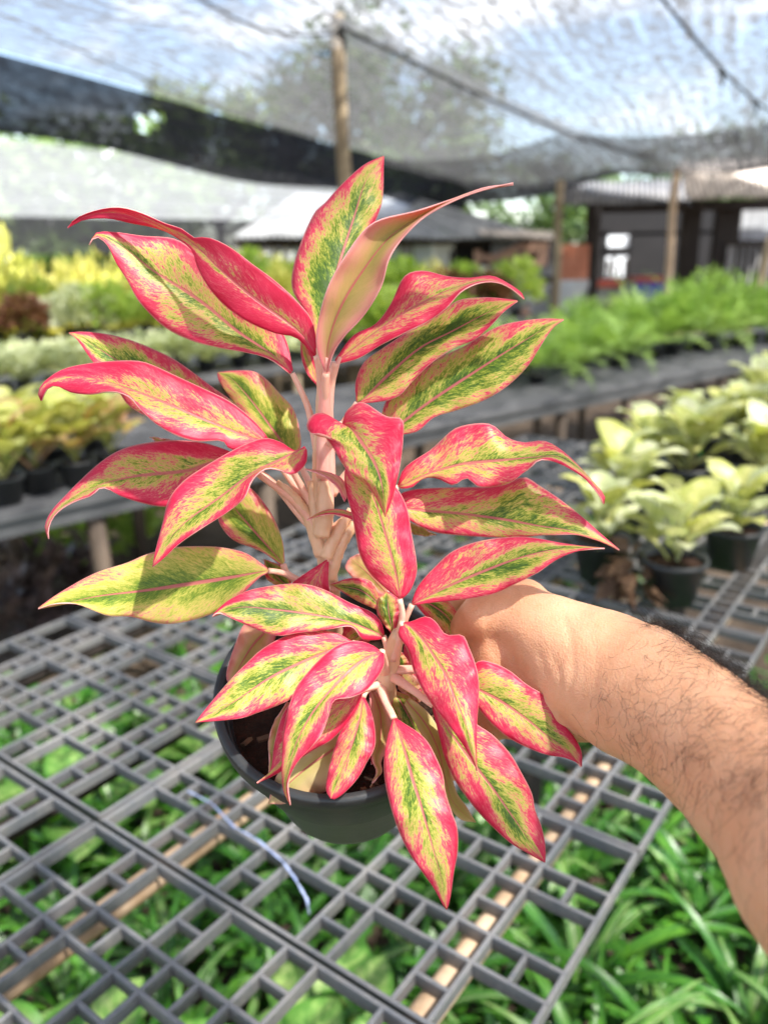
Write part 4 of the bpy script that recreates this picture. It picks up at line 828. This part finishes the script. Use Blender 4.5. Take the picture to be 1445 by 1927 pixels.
def roof_net():
    m = MB(); n1, n2 = 60, 70; s0_, s1_ = -9.5, far_s; wmax = 15.0; rows = []; uvs = []
    for i in range(n1+1):
        s = lerp(s0_, s1_, i/n1); row = []; uv = []
        for j in range(n2+1):
            w = wmax*j/n2; fs = s
            if i == n1: fs = s
            # far edge runs obliquely to the right
            k = i/n1; fs = lerp(s0_, s1_+(far2[0]-s1_)*min(1.25, w/far2[1]), k)
            bay = (w % 3.2)/3.2; sag = .16*math.sin(math.pi*bay)*math.sin(math.pi*min(1, ((s+30) % 4.4)/4.4))
            z = NZ-.004*max(0, s)-sag-.16*k*min(1, w/6)+.05*noise.noise(Vector((s*.5, w*.5, 0)))*(1 if j else .2)
            row.append(e0+ed*fs+en*w+Vector((0, 0, z-e0.z))); uv.append((fs, w))
        rows.append(row); uvs.append(uv)
    m.grid(rows, uvs); return m, rows
nm, nrows = roof_net()
tag(nm.obj('shade_net', M['net']), 'large translucent knitted shade net stretched overhead as a roof', 'shade net')
# doubled edge of the roof net hanging as a dark band on the left
left_edge = [r[0] for r in nrows]; far_edge = nrows[-1]
def hang(line, drops, mat, name, label, hole=None, inward=Vector((0, 0, 0))):
    m = MB(); rows = []; uvs = []; acc = 0; rws = 8
    for q in range(rws+1):
        row = []; uv = []; acc = 0
        for i, p in enumerate(line):
            if i: acc += (line[i]-line[i-1]).length
            d = drops(i/(len(line)-1), p); bil = .10*math.sin(math.pi*q/rws)*noise.noise(Vector((acc*.6, q*.2, 5)))
            row.append(p+Vector((0, 0, -.01-d*q/rws))+inward*(q/rws)+en*bil); uv.append((acc, d*q/rws))
        rows.append(row); uvs.append(uv)
    m.grid(rows, uvs)
    if hole: m.f = [f for f in m.f if not hole(sum((Vector(m.v[i]) for i in f), Vector())/4)]
    return tag(m.obj(name, M[mat]), label, 'shade net')
fine_edge = spline(left_edge, [i/200 for i in range(201)])
def topx(p):
    d = p-CAM; z = d.dot(FW); return (722.5+F*d.dot(RT)/z, 963.5-F*d.dot(UP)/z) if z > .1 else (-9e3, 0)
def hole(c):
    x, y = topx(c); return abs((x-272)+.9*(y-232)) < 20 and 214 < y < 246
hang(fine_edge, lambda t, p: .60+.05*math.sin(t*23), 'net_dark', 'net_valance', 'dark doubled edge of the shade net sagging in a band across the upper left', hole)
hang(spline(far_edge, [i/90 for i in range(91)]), lambda t, p: max(.05, .40-1.15*t)+.03*math.sin(t*17+1), 'net_dark', 'net_valance', 'dark hanging far edge of the net roof above the sheds')
# second layer of net lapped over the far end of the roof
m = MB(); rows = [[p+Vector((0, 0, -.10-.05*noise.noise(p*.7))) for p in r] for r in nrows[-15:]]; m.grid(rows, [[(p.dot(ed), p.dot(en)) for p in r] for r in rows])
tag(m.obj('shade_net', M['net']), 'second layer of shade net lapped under the far end of the roof above the sheds', 'shade net')
# seam cord, wires and knots
def cord(line, r, label, knots=()):
    e = thing('cord', line[0], label, 'cord'); bpy.context.view_layer.update(); m = MB(); m.tube(line, r, 6); m.obj('rope', M['wire'], e)
    for k in knots:
        b = MB(); p = line[k]; b.tube([p+Vector((-.02, 0, -.03)), p, p+Vector((.03, .02, -.07)), p+Vector((.01, .03, -.12))], [.012, .02, .012, .004], 7); b.obj('knot', M['wire'], e)
def net_line(px0, py0, px1, py1, dz=-.05):
    a, b = on_z(px0, py0, NZ+dz), on_z(px1, py1, NZ+dz-.1); return [a.lerp(b, i/16)-Vector((0, 0, .10*math.sin(math.pi*i/16))) for i in range(17)]
cord(net_line(1240, -10, 1500, 235, -.22), .011, 'dark knotted cord under the net in the upper right corner', (5, 9, 12))
cord(net_line(-30, 10, 620, 262, -.03), .006, 'thin dark wire along the net in the upper left', ())
cord(net_line(640, 48, 1240, 302, -.14), .012, 'cord along the bright seam of the net right of the post', (0,))
cord(net_line(350, -20, 640, 60, -.05), .008, 'dark wire from the top edge to the head of the wooden post', (16,))
# overlapping strip of net along the seam: a pale ridge
seam = net_line(640, 40, 1240, 296, -.10); m = MB(); rows = []; uvs = []
for i, p in enumerate(seam):
    rows.append([p+en*w+Vector((0, 0, -.02+.05*math.sin(math.pi*(w+.16)/.32))) for w in (-.16, -.08, 0, .08, .16)]); uvs.append([(i*.6, w) for w in (-.16, -.08, 0, .08, .16)])
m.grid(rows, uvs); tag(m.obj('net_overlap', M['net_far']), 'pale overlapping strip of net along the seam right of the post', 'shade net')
# pale net roof farther left and dark net wall under it
m = MB(); rows = []; uvs = []
for i in range(41):
    t = i/40; row = []; uv = []
    a = on_z(lerp(-420, 720, t), lerp(205, 348, t), 2.55); b = on_z(lerp(-420, 720, t), lerp(402, 414, t), 2.30)
    for j in range(13):
        p = a.lerp(b, j/12); p.z -= .10*math.sin(math.pi*((j/12*3) % 1)); row.append(p); uv.append((p.x*.8+p.y*.4, j/12*8))
    rows.append(row); uvs.append(uv)
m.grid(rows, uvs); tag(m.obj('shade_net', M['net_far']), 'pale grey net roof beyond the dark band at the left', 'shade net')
m = MB(); rows = []; uvs = []
for i in range(31):
    t = i/30; rows.append([at_y(lerp(-420, 548, t), lerp(lerp(398, 416, t), lerp(482, 474, t), q/4), 14.5) for q in range(5)]); uvs.append([(t*9, q*.22) for q in range(5)])
m.grid(rows, uvs); tag(m.obj('net_wall', M['net_band']), 'dark hanging net strip above the golden shrubs at left', 'shade net')

# ================================================================= sheds
def wbox(px0, py0, px1, py1, Y, th, mat, name, parent):
    a, b = at_y(px0, py0, Y), at_y(px1, py1, Y); m = MB(); c = (a+b)/2; m.box((c.x, Y+th/2, c.z), (abs(b.x-a.x), th, abs(a.z-b.z))); return m.obj(name, M[mat], parent, False)
def sheet_roof(name, c00, c10, c11, c01, mat, parent, nw=9, amp=.03):
    """corrugated roof panels between eave c00-c10 and ridge c01-c11"""
    for k in range(nw):
        m = MB(); rows = []
        for j in range(2):
            row = []
            for i in range(25):
                t = (k+i/24*.985)/nw; p = (c00.lerp(c10, t)).lerp(c01.lerp(c11, t), j); row.append(p+Vector((0, 0, amp*math.sin(i/24*2*math.pi*5)+.012*(k % 2))))
            rows.append(row)
        m.grid(rows); o = m.obj('roof_sheet', M[mat], parent); s_m = o.modifiers.new('thickness', 'SOLIDIFY'); s_m.thickness = .012
shed = thing('shed', at_y(760, 600, 13.5)*1, 'long low shed with a pale grey sheet roof and patched board walls', 'shed'); shed.location.z = 0
bpy.context.view_layer.update()
sheet_roof('roof', at_y(440, 446, 12.6), at_y(1048, 448, 12.6), at_y(752, 366, 15.6), at_y(560, 366, 15.6), 'zinc', shed, 10)
sheet_roof('roof', at_y(900, 438, 12.5), at_y(1048, 452, 12.5), at_y(1046, 437, 12.62), at_y(898, 430, 12.62), 'tile', shed, 2, .02)
x = 440; k = 0
while x < 1040:
    w = rnd.choice((22, 30, 38, 46)); mt = 'white_board' if x < 540 else ('blue_board' if x < 850 and rnd.random() < .6 else rnd.choice(('white_board', 'wood_grey', 'wood_grey', 'blue_board')))
    if 852 < x < 890: mt = 'dark_wall'  # dark boards stand in for the shade of the doorway
    if x > 905: mt = 'wood_grey'
    wbox(x, 452, min(x+w-1.5, 1040), 640, 13.3+.03*(k % 2), .04, mt, 'wall_board', shed); x += w; k += 1
wbox(440, 448, 1040, 456, 13.15, .08, 'wood_dark', 'eave_beam', shed)
for (x0, y0, x1, y1, mt) in ((905, 478, 1012, 486, 'wood_pink'), (900, 500, 990, 512, 'white_board'), (893, 470, 903, 560, 'wood_pink'), (985, 456, 1030, 500, 'wood_pink'), (846, 470, 852, 600, 'wood_dark'), (940, 505, 952, 590, 'wood_grey'), (1000, 520, 1040, 532, 'wood_dark')): wbox(x0, y0, x1, y1, 13.0, .05, mt, 'board', shed)
# leaning plank
m = MB(); a, b = at_y(915, 492, 12.9), at_y(985, 460, 12.9); m.tube([a, b], .05, 4); tag(m.obj('leaning_plank', M['wood_pink']), 'pinkish plank leaning across the shed wall under the eave', 'plank')
# heap of glinting bottles and baskets in front of the shed
for k in range(26):
    px = rnd.uniform(865, 1015); py = rnd.uniform(535, 600); p = at_y(px, py, 12.2+rnd.random()*.5); r = rnd.uniform(.05, .10); h = r*rnd.uniform(1.2, 2.2); m = MB(); ax_ = Vector((rnd.uniform(-1, 1), rnd.uniform(-.6, .6), rnd.uniform(.2, 1))).normalized()
    m.tube([p-ax_*h/2, p-ax_*h*.45, p+ax_*h*.3, p+ax_*h*.42, p+ax_*h*.6], [r*.7, r, r, r*.45, r*.4], 10)
    tag(m.obj('plastic_bottle', M[rnd.choice(('white_board', 'grey_plastic', 'white_board', 'wood_pink'))]), 'pale empty container in the heap by the shed wall', 'container', 'heap of containers by the shed')
hp = MB()
rows = []
for i in range(14): rows.append([at_y(lerp(850, 1030, i/13), 610, 12.9)+Vector((0, -j*.25, 0)) for j in range(6)])
for i in range(14):
    for j in range(6): q = rows[i][j]; q.z = max(.0, .62*math.sin(math.pi*i/13)*(1-j/5)+.05*noise.noise(q*3)) if j < 5 else 0
hp.grid(rows); tag(hp.obj('rubble_heap', M['ground']), 'low earth heap under the containers beside the grey shed', 'heap')
# right shed
shed2 = thing('open_shed', at_y(1280, 600, 14)*1, 'dark open-fronted shed with a pale roof edge at the right', 'shed'); shed2.location.z = 0
bpy.context.view_layer.update()
sheet_roof('roof', at_y(1292, 372, 11.6), at_y(1560, 366, 11.6), at_y(1545, 292, 13.2), at_y(1276, 304, 13.2), 'tile', shed2, 5, .025)
sheet_roof('roof', at_y(1040, 384, 13.0), at_y(1300, 384, 13.0), at_y(1300, 336, 15.5), at_y(1050, 345, 15.5), 'zinc_dark', shed2, 5, .03)
# back wall with openings: built as pieces around them
Yb = 16.5
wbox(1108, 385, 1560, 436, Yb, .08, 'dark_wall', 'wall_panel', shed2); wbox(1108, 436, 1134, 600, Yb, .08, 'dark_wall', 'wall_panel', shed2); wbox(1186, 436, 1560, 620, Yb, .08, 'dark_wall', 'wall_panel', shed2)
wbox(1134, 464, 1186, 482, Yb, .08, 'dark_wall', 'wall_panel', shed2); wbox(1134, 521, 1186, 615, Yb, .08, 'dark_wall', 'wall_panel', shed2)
for xx, yy in ((1143, 490), (1152, 482), (1163, 500), (1176, 486)): wbox(xx, yy, xx+4, 521, Yb+.02, .03, 'wood_dark', 'added_strip', shed2)  # strips added to break up the bright patches in the openings
wbox(1134, 436, 1142, 464, Yb+.02, .03, 'wood_dark', 'added_strip', shed2); wbox(1176, 446, 1186, 464, Yb+.02, .03, 'wood_grey', 'added_strip', shed2)
for (x0, x1) in ((1108, 1118), (1290, 1300), (1352, 1372)): wbox(x0, 380, x1, 620, 13.4, .15, 'wood_dark', 'post', shed2)
wbox(1108, 380, 1560, 392, 13.3, .12, 'wood_dark', 'beam', shed2); wbox(1385, 388, 1560, 450, 13.6, .06, 'wood_grey', 'upper_panel', shed2)
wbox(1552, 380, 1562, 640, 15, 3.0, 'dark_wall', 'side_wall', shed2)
for k in range(9): wbox(1372+k*12, 460, 1379+k*12, 565, 12.9, .05, 'grey_plastic', 'baluster', shed2)
wbox(1366, 452, 1490, 460, 12.88, .08, 'wood_dark', 'hand_rail', shed2)
pn = thing('partition', at_y(1080, 600, 12.8), 'terracotta upper and pale lower wall panel beside the dark post', 'wall'); bpy.context.view_layer.update()
wbox(1054, 460, 1106, 526, 12.8, .08, 'brick_paint', 'upper_panel', pn); wbox(1054, 527, 1106, 640, 12.8, .08, 'white_board', 'lower_panel', pn)
m = MB(); bx = at_y(1224, 560, 12.4)
cr_ = thing('plastic_crate', Vector((bx.x, 12.4, bx.z-.2)), 'dark blue plastic crate with a red top in the open shed', 'crate'); bpy.context.view_layer.update()
wbox(1196, 532, 1250, 568, 12.2, .45, 'blue_plastic', 'box', cr_); wbox(1198, 520, 1248, 531, 12.22, .4, 'red_plastic', 'lid', cr_)
cs = thing('plastic_crate', at_y(1148, 570, 12.6), 'grey tub with a reddish rim left of the blue crate', 'tub'); bpy.context.view_layer.update()
wbox(1126, 541, 1172, 572, 12.5, .4, 'grey_plastic', 'box', cs); wbox(1124, 527, 1174, 540, 12.48, .44, 'red_plastic', 'lid', cs)
bw = thing('bright_backing', at_y(1160, 600, 20), 'white panel added behind the open shed to make its back openings bright', 'wall'); bpy.context.view_layer.update()  # added panel, stands in for the bright outdoors behind the openings
wbox(1122, 400, 1200, 640, 20, .1, 'white_board', 'wall_panel', bw)
tb = thing('work_table', at_y(1190, 575, 12.5), 'dark work table carrying the crates in the open shed', 'table'); bpy.context.view_layer.update()
tt = at_y(1120, 573, 12.3); t2 = at_y(1300, 573, 12.3)
m = MB(); m.box(((tt.x+t2.x)/2, 12.55, tt.z-.03), (t2.x-tt.x, .8, .05)); m.obj('table_top', M['wood_dark'], tb, False)
for xx in (tt.x+.06, t2.x-.06):
    for yy in (12.25, 12.85): m = MB(); m.box((xx, yy, (tt.z-.06)/2), (.07, .07, tt.z-.06)); m.obj('leg', M['wood_dark'], tb, False)

# ================================================================= trees beyond the nets
def tree(px, Y, h, r, seed, mat, label, nl=5200, low=.35, ls=.34, sx=1.0):
    rr = random.Random(seed); b = at_y(px, 500, Y); b.z = 0
    e = thing('tree', b, label, 'tree', None); bpy.context.view_layer.update()
    t = MB(); ends = []
    t.tube([b+Vector((.06*math.sin(i), .05*math.cos(i*1.3), h*.62*i/6-.05)) for i in range(7)], [h*.03*(1-.10*i) for i in range(7)], 9)
    for k in range(11):
        a = k*2.4+rr.uniform(-.3, .3); z0 = h*rr.uniform(low*.7, .6); el_ = r*rr.uniform(.5, .95); p0 = b+Vector((0, 0, z0)); p1 = p0+Vector((math.cos(a)*el_*sx, math.sin(a)*el_, h*rr.uniform(.08, .34))); ends.append(p1)
        t.tube([p0, p0.lerp(p1, .5)+Vector((0, 0, -.06)), p1], [h*.013, h*.009, h*.003], 6)
    t.obj('trunk', M['bark'], e)
    cl = [(p, r*rr.uniform(.26, .46)) for p in ends]+[(b+Vector((rr.uniform(-.5, .5)*r*sx, rr.uniform(-.5, .5)*r, h*rr.uniform(low, .92))), r*rr.uniform(.22, .42)) for k in range(16)]
    m = MB()
    for k in range(nl):
        c, q = rr.choice(cl); d = Vector((rr.gauss(0, 1), rr.gauss(0, 1), rr.gauss(0, 1))).normalized(); p = c+d*q*rr.uniform(.35, 1.08)
        u = Vector((rr.uniform(-1, 1), rr.uniform(-1, 1), rr.uniform(-.9, .5))).normalized(); w = u.cross(d+Vector((.01, .02, 0))).normalized(); l = ls*rr.uniform(.5, 1.2); i = len(m.v)
        m.v += [tuple(p), tuple(p+u*l*.5-w*l*.3), tuple(p+u*l), tuple(p+u*l*.5+w*l*.3)]; m.uv += [(0, 0), (-1, .5), (0, 1), (1, .5)]; m.f += [(i, i+1, i+2), (i, i+2, i+3)]
    stuff(m.obj('crown', M[mat], e))
tree(735, 23, 6.9, 3.0, 3, 'tree', 'large dark tree seen through the net right of the wooden post', 6500, .28, .36, 1.0)
tree(590, 25, 6.4, 2.0, 4, 'tree', 'dark narrow tree seen through the net left of the wooden post', 3600, .3, .36)
tree(420, 24, 6.1, 2.4, 5, 'tree_pale', 'lighter leafy tree seen through the net in the upper left', 3000, .45, .32)
tree(190, 21, 4.6, 3.0, 6, 'tree_pale', 'pale green tree behind the grey net at the left', 4200, .3, .34)
tree(-40, 19, 4.2, 2.2, 7, 'tree_pale', 'green tree behind the grey net at the left picture edge', 3200, .3, .34)
tree(1330, 30, 5.4, 3.4, 8, 'tree', 'low dark tree behind the roof of the open shed', 3500, .3, .4)
tree(1040, 34, 5.0, 3.0, 9, 'tree', 'distant dark tree behind the far edge of the net roof', 3000, .3, .4)
print('objects', len(bpy.data.objects), 'tris', sum(len(o.data.polygons) for o in bpy.data.objects if o.type == 'MESH'))
